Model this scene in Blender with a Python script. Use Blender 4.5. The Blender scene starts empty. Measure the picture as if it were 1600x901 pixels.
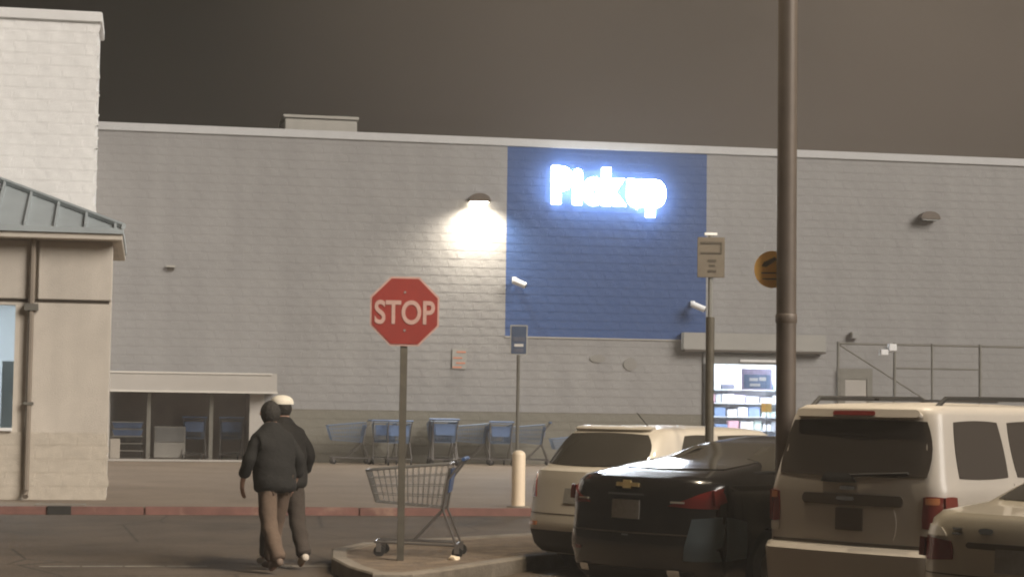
import bpy, bmesh, math, random
from mathutils import Vector, Matrix
R = math.radians
random.seed(7)
scene = bpy.context.scene
COL = scene.collection

# ------------------------------------------------------------------ camera, sky, sun, exposure
cam_d = bpy.data.cameras.new('camera')
cam_d.sensor_width = 36.0
cam_d.lens = 36.0 * 3000 / 1600
cam_d.clip_start, cam_d.clip_end = 0.1, 3000
cam = bpy.data.objects.new('camera', cam_d)
COL.objects.link(cam)
YAW, PITCH, ROLL = R(10.7), R(3.56), R(0.8)
fw = Vector((math.sin(YAW) * math.cos(PITCH), math.cos(YAW) * math.cos(PITCH), math.sin(PITCH)))
r0 = Vector((math.cos(YAW), -math.sin(YAW), 0))
u0 = r0.cross(fw)
rt = r0 * math.cos(ROLL) + u0 * math.sin(ROLL)
up = -r0 * math.sin(ROLL) + u0 * math.cos(ROLL)
M = Matrix((rt, up, -fw)).transposed().to_4x4()
M.translation = Vector((0, 0, 1.65))
cam.matrix_world = M
scene.camera = cam

SUN_TO = Vector((0.60, -0.62, 0.50)).normalized()      # direction towards the light
SUN_EL = math.asin(SUN_TO.z)
SUN_AZ = math.atan2(SUN_TO.x, SUN_TO.y)

world = bpy.data.worlds.new('World')
scene.world = world
world.use_nodes = True
wn, wl = world.node_tree.nodes, world.node_tree.links
wn.clear()
wo = wn.new('ShaderNodeOutputWorld')
sky = wn.new('ShaderNodeTexSky')
sky.sky_type = 'NISHITA'
sky.sun_disc = False
sky.sun_elevation = R(-8)
sky.sun_rotation = SUN_AZ
bg1 = wn.new('ShaderNodeBackground')
wl.new(sky.outputs[0], bg1.inputs[0])
bg1.inputs[1].default_value = 0.02
# night glow of a lit town over the whole sky; the brighter lobe to the right imitates the lot lamp's flare
tc = wn.new('ShaderNodeTexCoord')
dt = wn.new('ShaderNodeVectorMath'); dt.operation = 'DOT_PRODUCT'
dt.inputs[1].default_value = (0.327, 0.912, 0.249)
wl.new(tc.outputs['Generated'], dt.inputs[0])
rp = wn.new('ShaderNodeValToRGB')
rp.color_ramp.interpolation = 'EASE'
e = rp.color_ramp.elements
e[0].position, e[0].color = 0.945, (0.0036, 0.0030, 0.0022, 1)
e[1].position, e[1].color = 1.0, (0.0215, 0.0165, 0.0125, 1)
wl.new(dt.outputs['Value'], rp.inputs[0])
bg2 = wn.new('ShaderNodeBackground')
cn_ = wn.new('ShaderNodeTexNoise'); cn_.inputs['Scale'].default_value = 3.2; cn_.inputs['Detail'].default_value = 4   # uneven low cloud lit by the town
wl.new(tc.outputs['Generated'], cn_.inputs['Vector'])
cm_ = wn.new('ShaderNodeMapRange'); cm_.inputs[1].default_value, cm_.inputs[2].default_value, cm_.inputs[3].default_value, cm_.inputs[4].default_value = .3, .7, .62, 1.38
wl.new(cn_.outputs['Fac'], cm_.inputs[0])
cs_ = wn.new('ShaderNodeVectorMath'); cs_.operation = 'SCALE'; wl.new(rp.outputs[0], cs_.inputs[0]); wl.new(cm_.outputs[0], cs_.inputs['Scale'])
wl.new(cs_.outputs[0], bg2.inputs[0])
bg2.inputs[1].default_value = 1.0
ad = wn.new('ShaderNodeAddShader')
wl.new(bg1.outputs[0], ad.inputs[0]); wl.new(bg2.outputs[0], ad.inputs[1])
wl.new(ad.outputs[0], wo.inputs[0])

sl = bpy.data.lights.new('lot_lighting', 'SUN')
sl.energy = 0.97
sl.angle = R(32)
sl.color = (1.0, 0.925, 0.84)
so = bpy.data.objects.new('lot_lighting', sl)
so.rotation_euler = SUN_TO.to_track_quat('Z', 'Y').to_euler()
COL.objects.link(so)

scene.view_settings.view_transform = 'Standard'
scene.view_settings.look = 'None'
scene.view_settings.gamma = 1.0
scene.view_settings.use_curve_mapping = False
scene.view_settings.exposure = 2.0
scene.render.engine = 'CYCLES'
scene.cycles.use_denoising = True
scene.cycles.sample_clamp_indirect = 4.0
scene.cycles.max_bounces = 5
scene.cycles.use_adaptive_sampling = True
scene.cycles.adaptive_threshold = 0.02
scene.cycles.filter_width = 2.0
scene.cycles.caustics_reflective = False
scene.cycles.caustics_refractive = False

# ------------------------------------------------------------------ materials
MAT = {}
def mat(name, col, rough=0.6, metal=0.0, var=0.0, vscale=3.0, bump=0.0, bscale=40.0, coat=0.0, emit=None, estr=0.0, spec=0.5, stain=None, stretch=None, streak=0.0):
    m = bpy.data.materials.new(name); m.use_nodes = True
    n, l = m.node_tree.nodes, m.node_tree.links
    b = n['Principled BSDF']
    b.inputs['Base Color'].default_value = (*col, 1)
    b.inputs['Roughness'].default_value = rough
    b.inputs['Metallic'].default_value = metal
    b.inputs['Specular IOR Level'].default_value = spec
    b.inputs['Coat Weight'].default_value = coat
    b.inputs['Coat Roughness'].default_value = 0.05
    if emit:
        b.inputs['Emission Color'].default_value = (*emit, 1)
        b.inputs['Emission Strength'].default_value = estr
    g = n.new('ShaderNodeNewGeometry')
    vec = g.outputs['Position']
    if stretch:
        mp = n.new('ShaderNodeMapping'); mp.inputs['Scale'].default_value = stretch
        l.new(vec, mp.inputs[0]); vec = mp.outputs[0]
    if var > 0:
        t = n.new('ShaderNodeTexNoise'); t.inputs['Scale'].default_value = vscale
        t.inputs['Detail'].default_value = 6; t.inputs['Roughness'].default_value = 0.65
        l.new(vec, t.inputs['Vector'])
        mr = n.new('ShaderNodeMapRange')
        mr.inputs[1].default_value, mr.inputs[2].default_value = 0.3, 0.7
        mr.inputs[3].default_value, mr.inputs[4].default_value = 1 - var, 1 + var
        l.new(t.outputs['Fac'], mr.inputs[0])
        mx = n.new('ShaderNodeVectorMath'); mx.operation = 'SCALE'
        mx.inputs[0].default_value = col
        l.new(mr.outputs[0], mx.inputs['Scale'])
        l.new(mx.outputs[0], b.inputs['Base Color'])
        if streak > 0:
            mp2 = n.new('ShaderNodeMapping'); mp2.inputs['Scale'].default_value = (1.7, 1.7, 0.16); l.new(g.outputs['Position'], mp2.inputs[0])
            t3 = n.new('ShaderNodeTexNoise'); t3.inputs['Scale'].default_value = 1.0; t3.inputs['Detail'].default_value = 7; l.new(mp2.outputs[0], t3.inputs['Vector'])
            m3 = n.new('ShaderNodeMapRange'); m3.inputs[1].default_value, m3.inputs[2].default_value = 0.35, 0.7; m3.inputs[3].default_value, m3.inputs[4].default_value = 1 + streak*.4, 1 - streak
            l.new(t3.outputs['Fac'], m3.inputs[0])
            x3 = n.new('ShaderNodeVectorMath'); x3.operation = 'SCALE'; l.new(mx.outputs[0], x3.inputs[0]); l.new(m3.outputs[0], x3.inputs['Scale']); l.new(x3.outputs[0], b.inputs['Base Color'])
    if bump > 0:
        t2 = n.new('ShaderNodeTexNoise'); t2.inputs['Scale'].default_value = bscale
        t2.inputs['Detail'].default_value = 8
        l.new(g.outputs['Position'], t2.inputs['Vector'])
        bp = n.new('ShaderNodeBump'); bp.inputs['Strength'].default_value = bump
        bp.inputs['Distance'].default_value = 0.02
        l.new(t2.outputs['Fac'], bp.inputs['Height'])
        l.new(bp.outputs[0], b.inputs['Normal'])
    MAT[name] = m
    return m

mat('asphalt', (0.096, 0.073, 0.053), 0.82, var=0.28, vscale=0.9, bump=0.6, bscale=60)
mat('concrete', (0.215, 0.168, 0.125), 0.8, var=0.2, vscale=0.6, bump=0.3, bscale=30)
mat('kerb_concrete', (0.21, 0.18, 0.145), 0.85, var=0.25, vscale=4, bump=0.4, bscale=30)
mat('dirt', (0.16, 0.12, 0.085), 0.95, var=0.35, vscale=5, bump=1.0, bscale=25)
mat('tan_stucco', (0.57, 0.515, 0.445), 0.85, var=0.07, vscale=2, bump=0.3, bscale=90, streak=0.14)
mat('tan_trim', (0.60, 0.54, 0.46), 0.7, var=0.05)
mat('tan_block', (0.50, 0.445, 0.37), 0.85, var=0.1, vscale=6, bump=0.3, bscale=80)
mat('white_block', (0.88, 0.865, 0.84), 0.75, var=0.05, vscale=5, bump=0.25, bscale=80, streak=0.07)
mat('white_trim', (0.41, 0.385, 0.35), 0.55, var=0.06, vscale=2)
mat('trim_pale', (0.58, 0.55, 0.50), 0.6)
mat('canopy_grey', (0.33, 0.32, 0.295), 0.6, var=0.05)
mat('white_cap', (0.80, 0.79, 0.77), 0.5, var=0.03)
mat('grey_cap', (0.50, 0.50, 0.50), 0.45, var=0.05)
mat('mortar', (0.25, 0.24, 0.22), 0.9)
mat('roof_metal', (0.40, 0.44, 0.45), 0.45, metal=0.1, var=0.08, vscale=2)
mat('grey_metal', (0.30, 0.30, 0.29), 0.45, metal=0.6, var=0.1, vscale=6)
mat('galvanised', (0.20, 0.19, 0.165), 0.5, metal=0.5, var=0.15, vscale=9)
mat('downspout_paint', (0.24, 0.20, 0.16), 0.6, var=.1)
mat('post_steel', (0.085, 0.075, 0.058), 0.6, metal=0.2, var=0.2, vscale=9)
mat('bronze_metal', (0.12, 0.095, 0.075), 0.5, metal=0.2, var=0.12, vscale=6)
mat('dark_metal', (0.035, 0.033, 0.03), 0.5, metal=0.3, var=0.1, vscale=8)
mat('dark_interior', (0.52, 0.44, 0.37), 0.9, var=0.1)
mat('wire', (0.36, 0.35, 0.34), 0.35, metal=0.75)
mat('wire_dark', (0.19, 0.175, 0.165), 0.4, metal=0.6)
mat('blue_plastic', (0.045, 0.085, 0.19), 0.4, var=0.1, vscale=8)
mat('pale_blue_plastic', (0.13, 0.20, 0.36), 0.45, var=0.1, vscale=8)
mat('rubber', (0.018, 0.017, 0.016), 0.85)
mat('stop_red', (0.22, 0.026, 0.020), 0.45, var=0.08, vscale=8)
mat('sign_white', (0.72, 0.68, 0.63), 0.5)
mat('sign_white_shaded', (0.40, 0.255, 0.225), 0.6, var=0.1, vscale=12)  # stop sign white; its dim backlit look is put into the colour
mat('sign_beige', (0.125, 0.106, 0.083), 0.6, var=0.1, vscale=9)
mat('sign_brown', (0.06, 0.05, 0.038), 0.6)
mat('sign_yellow', (0.88, 0.50, 0.12), 0.5, var=0.1, vscale=10)
mat('sign_dark', (0.10, 0.075, 0.045), 0.6)
mat('sign_blue', (0.07, 0.10, 0.165), 0.5, var=0.1, vscale=8)
mat('bollard_paint', (0.80, 0.66, 0.49), 0.5, var=0.06, vscale=6)
mat('line_paint', (0.24, 0.215, 0.18), 0.8, var=0.5, vscale=5)
mat('unit_metal', (0.40, 0.38, 0.34), 0.6, var=0.08)
mat('camera_white', (0.82, 0.82, 0.82), 0.4)
mat('lamp_lens', (0.9, 0.9, 0.85), 0.3, emit=(1.0, 0.90, 0.72), estr=10)
mat('sign_light', (0.9, 0.9, 0.9), 0.3, emit=(0.86, 0.93, 1.0), estr=22.0)
mat('sign_side', (0.9, 0.9, 0.9), 0.4, emit=(0.82, 0.90, 1.0), estr=3.5)
mat('panel_light', (0.9, 0.9, 0.9), 0.3, emit=(0.90, 0.95, 1.0), estr=11.0)
mat('room_light', (0.9, 0.9, 0.9), 0.3, emit=(0.80, 0.92, 1.0), estr=4.5)
mat('room_white', (0.72, 0.75, 0.78), 0.6)
mat('room_blue', (0.34, 0.42, 0.47), 0.5, var=.1)
mat('room_floor', (0.45, 0.45, 0.45), 0.3)
mat('shelf_white', (0.65, 0.66, 0.70), 0.4)
mat('paint_black', (0.014, 0.012, 0.0105), 0.22, coat=0.8)
mat('paint_white', (0.46, 0.415, 0.35), 0.40, coat=0.3, var=0.04, vscale=2)
mat('paint_cream', (0.43, 0.388, 0.335), 0.45, coat=0.15, var=0.04, vscale=2)
mat('paint_tan', (0.47, 0.415, 0.325), 0.3, metal=0.25, coat=0.7)
mat('car_glass', (0.045, 0.040, 0.033), 0.12, spec=0.5)
mat('tint_glass', (0.060, 0.050, 0.042), 0.25, spec=0.3)
mat('bottom_plastic', (0.022, 0.020, 0.018), 0.7)
mat('chrome', (0.75, 0.75, 0.75), 0.12, metal=1.0)
mat('tail_red', (0.17, 0.016, 0.013), 0.2, coat=0.6)
mat('tail_dark_red', (0.15, 0.018, 0.014), 0.25, coat=0.6)
mat('tail_amber', (0.40, 0.15, 0.06), 0.25, coat=0.5)
mat('tail_clear', (0.50, 0.46, 0.40), 0.2, coat=0.5)
mat('plate', (0.22, 0.205, 0.185), 0.5, var=0.15, vscale=25)
mat('gold', (0.62, 0.46, 0.22), 0.3, metal=0.7)
mat('trim_dark', (0.085, 0.068, 0.052), 0.5)
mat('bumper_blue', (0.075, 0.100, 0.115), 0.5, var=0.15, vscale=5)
mat('rim', (0.32, 0.31, 0.30), 0.3, metal=0.8)
mat('skin', (0.42, 0.25, 0.18), 0.6)
mat('jacket', (0.0075, 0.0068, 0.006), 0.9, var=0.2, vscale=12, bump=0.6, bscale=14)
mat('jacket_brown', (0.010, 0.0085, 0.0072), 0.9, var=0.2, vscale=12, bump=0.6, bscale=14)
mat('trousers_tan', (0.115, 0.078, 0.055), 0.9, var=0.15, vscale=9, bump=0.6, bscale=14)
mat('trousers_dark', (0.045, 0.034, 0.027), 0.9, var=0.15, vscale=9, bump=0.6, bscale=14)
mat('hair', (0.020, 0.017, 0.014), 0.8, bump=1.0, bscale=60)
mat('cap_white', (0.72, 0.67, 0.58), 0.8, var=0.05, vscale=15)
mat('shoe', (0.14, 0.10, 0.075), 0.7)
mat('shoe_pale', (0.48, 0.42, 0.35), 0.7)
mat('orange_label', (0.55, 0.22, 0.13), 0.6)

# asphalt: oil spots, fine aggregate and hairline cracks
m = MAT['asphalt']; n, l = m.node_tree.nodes, m.node_tree.links
b = n['Principled BSDF']; src = b.inputs['Base Color'].links[0].from_socket
g = n.new('ShaderNodeNewGeometry')
def fac(tex, sock, lo, hi, a_, c_):
    l.new(g.outputs['Position'], tex.inputs['Vector']); q = n.new('ShaderNodeMapRange')
    q.inputs[1].default_value, q.inputs[2].default_value, q.inputs[3].default_value, q.inputs[4].default_value = lo, hi, a_, c_
    l.new(tex.outputs[sock], q.inputs[0]); return q.outputs[0]
t = n.new('ShaderNodeTexNoise'); t.inputs['Scale'].default_value = 38; t.inputs['Detail'].default_value = 4; f1 = fac(t, 'Fac', .3, .7, .78, 1.22)
t = n.new('ShaderNodeTexVoronoi'); t.feature = 'DISTANCE_TO_EDGE'; t.inputs['Scale'].default_value = .42; f2 = fac(t, 'Distance', .0, .012, .45, 1.0)
t = n.new('ShaderNodeTexNoise'); t.inputs['Scale'].default_value = .55; t.inputs['Detail'].default_value = 3; f3 = fac(t, 'Fac', .58, .72, 1.0, .62)
for f_ in (f1, f2, f3):
    q = n.new('ShaderNodeVectorMath'); q.operation = 'SCALE'; l.new(src, q.inputs[0]); l.new(f_, q.inputs['Scale']); src = q.outputs[0]
l.new(src, b.inputs['Base Color'])
# red kerb paint, worn through to concrete
m = mat('kerb_red', (0.180, 0.085, 0.068), 0.8, var=0.25, vscale=3)
n, l = m.node_tree.nodes, m.node_tree.links
b = n['Principled BSDF']; src = b.inputs['Base Color'].links[0].from_socket
g = n.new('ShaderNodeNewGeometry'); t = n.new('ShaderNodeTexNoise'); t.inputs['Scale'].default_value = 1.6; t.inputs['Detail'].default_value = 8
l.new(g.outputs['Position'], t.inputs['Vector'])
mr = n.new('ShaderNodeMapRange'); mr.inputs[1].default_value, mr.inputs[2].default_value = 0.56, 0.64
l.new(t.outputs['Fac'], mr.inputs[0])
mx = n.new('ShaderNodeMix'); mx.data_type = 'RGBA'
l.new(mr.outputs[0], mx.inputs['Factor']); l.new(src, mx.inputs['A']); mx.inputs['B'].default_value = (0.30, 0.19, 0.14, 1)
l.new(mx.outputs['Result'], b.inputs['Base Color'])

# store wall: grey block with a darker painted base and a painted blue field (paint mask by place on the wall)
m = mat('store_block', (0.275, 0.268, 0.262), 0.62, var=0.05, vscale=1.2, bump=0.15, bscale=70, streak=0.08)
n, l = m.node_tree.nodes, m.node_tree.links
b = n['Principled BSDF']; src = b.inputs['Base Color'].links[0].from_socket
g = n.new('ShaderNodeNewGeometry'); sx = n.new('ShaderNodeSeparateXYZ'); l.new(g.outputs['Position'], sx.inputs[0])
def cmp(sock, op, v):
    q = n.new('ShaderNodeMath'); q.operation = op; l.new(sock, q.inputs[0]); q.inputs[1].default_value = v; return q.outputs[0]
def mul(a_, b_):
    q = n.new('ShaderNodeMath'); q.operation = 'MULTIPLY'; l.new(a_, q.inputs[0]); l.new(b_, q.inputs[1]); return q.outputs[0]
blue = mul(mul(cmp(sx.outputs[0], 'GREATER_THAN', 8.29), cmp(sx.outputs[0], 'LESS_THAN', 13.22)), cmp(sx.outputs[2], 'GREATER_THAN', 3.35))
base = cmp(sx.outputs[2], 'LESS_THAN', 1.56)
def paint(fac, src_, col, keep=0.0):
    mx = n.new('ShaderNodeMix'); mx.data_type = 'RGBA'
    l.new(fac, mx.inputs['Factor']); l.new(src_, mx.inputs['A']); mx.inputs['B'].default_value = (*col, 1)
    return mx.outputs['Result']
s1 = paint(base, src, (0.182, 0.170, 0.138))
s2 = paint(blue, s1, (0.026, 0.070, 0.205))
l.new(s2, b.inputs['Base Color'])

# thin glass
def glass(name, tint, refl):
    m = bpy.data.materials.new(name); m.use_nodes = True
    n, l = m.node_tree.nodes, m.node_tree.links; n.clear()
    o = n.new('ShaderNodeOutputMaterial'); mx = n.new('ShaderNodeMixShader'); tr = n.new('ShaderNodeBsdfTransparent'); gl = n.new('ShaderNodeBsdfGlossy')
    tr.inputs[0].default_value = (*tint, 1); gl.inputs['Roughness'].default_value = 0.05; mx.inputs[0].default_value = refl
    l.new(tr.outputs[0], mx.inputs[1]); l.new(gl.outputs[0], mx.inputs[2]); l.new(mx.outputs[0], o.inputs[0]); MAT[name] = m
glass('door_glass', (0.93, 0.95, 0.96), 0.05)
glass('bay_glass', (0.92, 0.92, 0.92), 0.06)

# ------------------------------------------------------------------ mesh helpers
class MB:
    def __init__(s): s.v, s.f = [], []
    def add(s, vs, fs):
        o = len(s.v); s.v += [tuple(p) for p in vs]; s.f += [tuple(i + o for i in f) for f in fs]; return s
    def box(s, x0, x1, y0, y1, z0, z1):
        return s.add([(x0,y0,z0),(x1,y0,z0),(x1,y1,z0),(x0,y1,z0),(x0,y0,z1),(x1,y0,z1),(x1,y1,z1),(x0,y1,z1)],
                     [(0,3,2,1),(4,5,6,7),(0,1,5,4),(1,2,6,5),(2,3,7,6),(3,0,4,7)])
    def tube(s, pts, r, n=6, cap=True):
        pts = [Vector(p) for p in pts]; k = len(pts)
        rs = r if isinstance(r, (list, tuple)) else [r] * k
        vs, fs = [], []
        for i, p in enumerate(pts):
            d = (pts[min(i+1, k-1)] - pts[max(i-1, 0)]).normalized()
            a = d.cross(Vector((0,0,1)) if abs(d.z) < 0.9 else Vector((1,0,0))).normalized(); b_ = d.cross(a)
            for j in range(n):
                t = 2 * math.pi * (j + 0.5) / n
                vs.append(p + (a * math.cos(t) + b_ * math.sin(t)) * rs[i])
        for i in range(k - 1):
            for j in range(n):
                fs.append((i*n+j, i*n+(j+1) % n, (i+1)*n+(j+1) % n, (i+1)*n+j))
        if cap: fs += [tuple(range(n))[::-1], tuple(range((k-1)*n, k*n))]
        return s.add(vs, fs)
    def lathe(s, prof, c=(0,0,0), n=20, axis='Z'):
        vs, fs = [], []
        for (r_, h) in prof:
            for j in range(n):
                t = 2*math.pi*j/n; x, y = r_*math.cos(t), r_*math.sin(t)
                p = (x, y, h) if axis == 'Z' else (x, h, y)
                vs.append((p[0]+c[0], p[1]+c[1], p[2]+c[2]))
        k = len(prof)
        for i in range(k-1):
            for j in range(n): fs.append((i*n+j, i*n+(j+1) % n, (i+1)*n+(j+1) % n, (i+1)*n+j))
        fs += [tuple(range(n))[::-1], tuple(range((k-1)*n, k*n))]
        return s.add(vs, fs)
    def prism(s, poly, a, b_, plane='XZ'):
        k = len(poly)
        def P(p, h): return (p[0], h, p[1]) if plane == 'XZ' else ((p[0], p[1], h) if plane == 'XY' else (h, p[0], p[1]))
        vs = [P(p, a) for p in poly] + [P(p, b_) for p in poly]
        fs = [tuple(range(k)), tuple(range(2*k-1, k-1, -1))] + [(i, i+k, (i+1) % k + k, (i+1) % k) for i in range(k)]
        return s.add(vs, fs)
    def build(s, name, material, parent=None, smooth=False, bevel=0.0, mesh_only=False):
        me = bpy.data.meshes.new(name); me.from_pydata(s.v, [], s.f)
        bm = bmesh.new(); bm.from_mesh(me)
        bmesh.ops.recalc_face_normals(bm, faces=bm.faces[:])
        if bevel > 0:
            bmesh.ops.bevel(bm, geom=[e_ for e_ in bm.edges if len(e_.link_faces) == 2 and e_.calc_face_angle(0) > 0.7], offset=bevel, segments=2, affect='EDGES', clamp_overlap=True)
        bm.to_mesh(me); bm.free()
        me.materials.append(MAT[material])
        if smooth:
            me.polygons.foreach_set('use_smooth', [True]*len(me.polygons))
            me.set_sharp_from_angle(angle=R(38))
        if mesh_only: return me
        return link(name, me, parent)

def link(name, me, parent=None):
    o = bpy.data.objects.new(name, me); COL.objects.link(o)
    if parent is not None: o.parent = parent
    return o
def tag(o, label=None, cat=None, group=None, kind=None):
    if label: o['label'] = label
    if cat: o['category'] = cat
    if group: o['group'] = group
    if kind: o['kind'] = kind
    return o
def thing(name, label, cat, loc=(0,0,0), rz=0.0, group=None):
    o = bpy.data.objects.new(name, None); o.empty_display_size = 0.2; COL.objects.link(o)
    o.location = loc; o.rotation_euler = (0, 0, rz)
    return tag(o, label, cat, group)
def copy_tree(o, parent=None):
    c = o.copy(); COL.objects.link(c); c.parent = parent
    for ch in list(o.children): copy_tree(ch, c)
    return c
def part(parent, name, material, *boxes, bevel=0.0):
    mb = MB()
    for bx in boxes: mb.box(*bx)
    return mb.build(name, material, parent, bevel=bevel)
def text_mesh(txt, size, offset=0.0, extrude=0.01, bevel=0.0):
    cu = bpy.data.curves.new('txt', 'FONT'); cu.body = txt; cu.size = size; cu.offset = offset
    cu.extrude = extrude; cu.bevel_depth = bevel; cu.bevel_resolution = 2; cu.align_x = 'LEFT'
    o = bpy.data.objects.new('txt', cu); COL.objects.link(o)
    dg = bpy.context.evaluated_depsgraph_get()
    me = bpy.data.meshes.new_from_object(o.evaluated_get(dg))
    bpy.data.objects.remove(o); bpy.data.curves.remove(cu)
    return me
def evaluated(o):
    dg = bpy.context.evaluated_depsgraph_get()
    return bpy.data.meshes.new_from_object(o.evaluated_get(dg))

# ------------------------------------------------------------------ ground, kerb, sidewalk
YK, YW, ZW = 27.5, 44.7, 0.33
def ground_z(y): return 0.0 if y < 20 else min(0.10, 0.10*(y-20)/(YK-20))
def walk_z(y): return 0.205 + (ZW-0.205)*(y-YK)/(YW-YK)
mb = MB()
ys = [-300, 20, YK+0.05, 400]; xs = [-400, -20, 0, 20, 400]
vs = [(x, y, ground_z(y)) for y in ys for x in xs]
fs = [(j*5+i, j*5+i+1, (j+1)*5+i+1, (j+1)*5+i) for j in range(3) for i in range(4)]
tag(mb.add(vs, fs).build('ground', 'asphalt'), kind='structure')
wk = MB().add([(x, y, z) for (y, z) in ((YK+0.0, 0.205), (YW+0.3, ZW+0.001), (YW+0.3, -0.1), (YK, -0.1)) for x in (-30, 45)],
              [(0,1,3,2),(2,3,5,4),(4,5,7,6),(6,7,1,0),(0,2,4,6),(1,7,5,3)]).build('sidewalk', 'concrete')
tag(wk, kind='structure')
kb = MB(); k0 = -24.0
kerb = tag(MB().box(-30, -24.004, YK-0.15, YK-0.002, -0.1, 0.208).build('kerb', 'kerb_red', bevel=0.015), kind='structure')
kme = MB().box(0.006, 2.994, 0, 0.148, -0.33, 0).build('kerb_stone', 'kerb_red', bevel=0.015, mesh_only=True)
for i in range(22):
    o = link('kerb_stone', kme, kerb); o.location = (k0 + 3*i, YK-0.15 + random.uniform(-.004,.004), 0.208 + random.uniform(-.004,.003))
# dark box put in for the small shadow on the kerb near the downspout
dr = thing('kerb_shadow_box', 'dark box imitating a small shadow on the red kerb below the downspout', 'painted shadow', (-1.15, YK-0.16, 0.085))
part(dr, 'dark_box', 'dark_metal', (-.16, .16, -.02, 0.10, 0.005, 0.131))
part(dr, 'hood', 'kerb_concrete', (-.34, .34, 0.155, 0.62, 0.115, 0.138))  # concrete slab added behind the dark box
# worn painted line along the drive lane
ln = MB()
for i in range(26):
    if i % 5 == 3: continue
    x0 = -9 + i*0.42; ln.add([(x0,19.86,0.004),(x0+.40,19.86,0.004),(x0+.40,19.96,0.004),(x0,19.96,0.004)], [(0,1,2,3)])
tag(ln.build('lane_line', 'line_paint'), kind='structure')

# parking island: kerb ring and soil
isl = [(2.04,17.36),(1.90,18.1),(1.84,19.19),(1.95,20.3),(2.35,21.06),(3.0,21.5),(4.6,22.5),(6.6,23.7),(8.3,24.6),(9.3,24.3),(9.1,23.7),(7.0,22.15),(5.4,20.75),(3.95,19.38),(2.75,17.72),(2.4,17.33)]
cx = sum(p[0] for p in isl)/len(isl); cy = sum(p[1] for p in isl)/len(isl)
def inset(poly, d):
    out = []; k = len(poly)
    for i in range(k):
        a = Vector(poly[i-1]); b_ = Vector(poly[i]); c = Vector(poly[(i+1) % k])
        n1 = Vector(((b_-a).y, -(b_-a).x)).normalized(); n2 = Vector(((c-b_).y, -(c-b_).x)).normalized()
        nn = (n1+n2).normalized(); out.append(tuple(b_ + nn*d/max(0.5, nn.dot(n1))))
    return out
area = sum(isl[i-1][0]*isl[i][1]-isl[i][0]*isl[i-1][1] for i in range(len(isl)))
if area > 0: isl = isl[::-1]
inn = inset(isl, 0.15); mid = inset(isl, 0.015); k = len(isl)
iz = [ground_z(p[1]) for p in isl]
vs = [(p[0],p[1],z-0.05) for p, z in zip(isl, iz)] + [(p[0],p[1],z+0.135) for p, z in zip(isl, iz)] + [(p[0],p[1],z+0.15) for p, z in zip(mid, iz)] + [(p[0],p[1],z+0.15) for p, z in zip(inn, iz)] + [(p[0],p[1],z+0.05) for p, z in zip(inn, iz)]
fs = [(r_*k+i, r_*k+(i+1) % k, (r_+1)*k+(i+1) % k, (r_+1)*k+i) for r_ in range(4) for i in range(k)]
it = thing('parking_island', 'raised kerbed island of bare soil carrying the stop sign and a loose cart', 'island', (0,0,0))
MB().add(vs, fs).build('kerb_ring', 'kerb_concrete', it)
MB().add([(p[0],p[1],z+0.125) for p, z in zip(inn, iz)], [tuple(range(k))]).build('soil', 'dirt', it)

# ------------------------------------------------------------------ split-faced blocks
def block_mesh(seed, material, w=0.4, h=0.2, rough=1.0, ragged=False):
    rnd = random.Random(seed)
    us = [0, .07, .26, .5, .74, .93, 1]; vs_ = [0, .16, .42, .62, .86, 1]
    tilt = rnd.uniform(-.0010, .0010); tv = rnd.uniform(.0004, .0030); ph = rnd.uniform(0, 6)
    V, Fc = [], []
    for j, v in enumerate(vs_):
        for i, u in enumerate(us):
            y = -(0.004 + rough*(0.006 + tilt*(u-.5)*2 + tv*(.5-v)*2 + 0.0014*math.sin(ph+u*6+v*3) + rnd.uniform(-.0009, .0012)))
            if j in (0, len(vs_)-1): y = -.0085
            elif i in (0, len(us)-1): y = -.0100 - .0010*math.sin(j*2.1)
            x = u*w + (0.0 if i == 0 else (0.0 if i == len(us)-1 else rnd.uniform(-.008, .008)))
            if ragged and i >= len(us)-2: x += rnd.uniform(-.025, .065); 
            z = v*h + (0.0 if j == 0 else (0.0 if j == len(vs_)-1 else rnd.uniform(-.006, .006)))
            V.append((x, y, z))
    a = len(us)
    for j in range(len(vs_)-1):
        for i in range(a-1): Fc.append((j*a+i, j*a+i+1, (j+1)*a+i+1, (j+1)*a+i))
    if ragged:      # give corner blocks a side so the wall edge is solid
        for j in range(len(vs_)):
            V.append((w-0.03, 0.3, vs_[j]*h))
        nb = a*len(vs_)
        for j in range(len(vs_)-1): Fc.append((j*a+a-1, nb+j, nb+j+1, (j+1)*a+a-1))
    return V, Fc
def to_mesh(VF, material):
    me = bpy.data.meshes.new('block'); me.from_pydata(VF[0], [], VF[1]); me.materials.append(MAT[material]); return me
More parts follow.
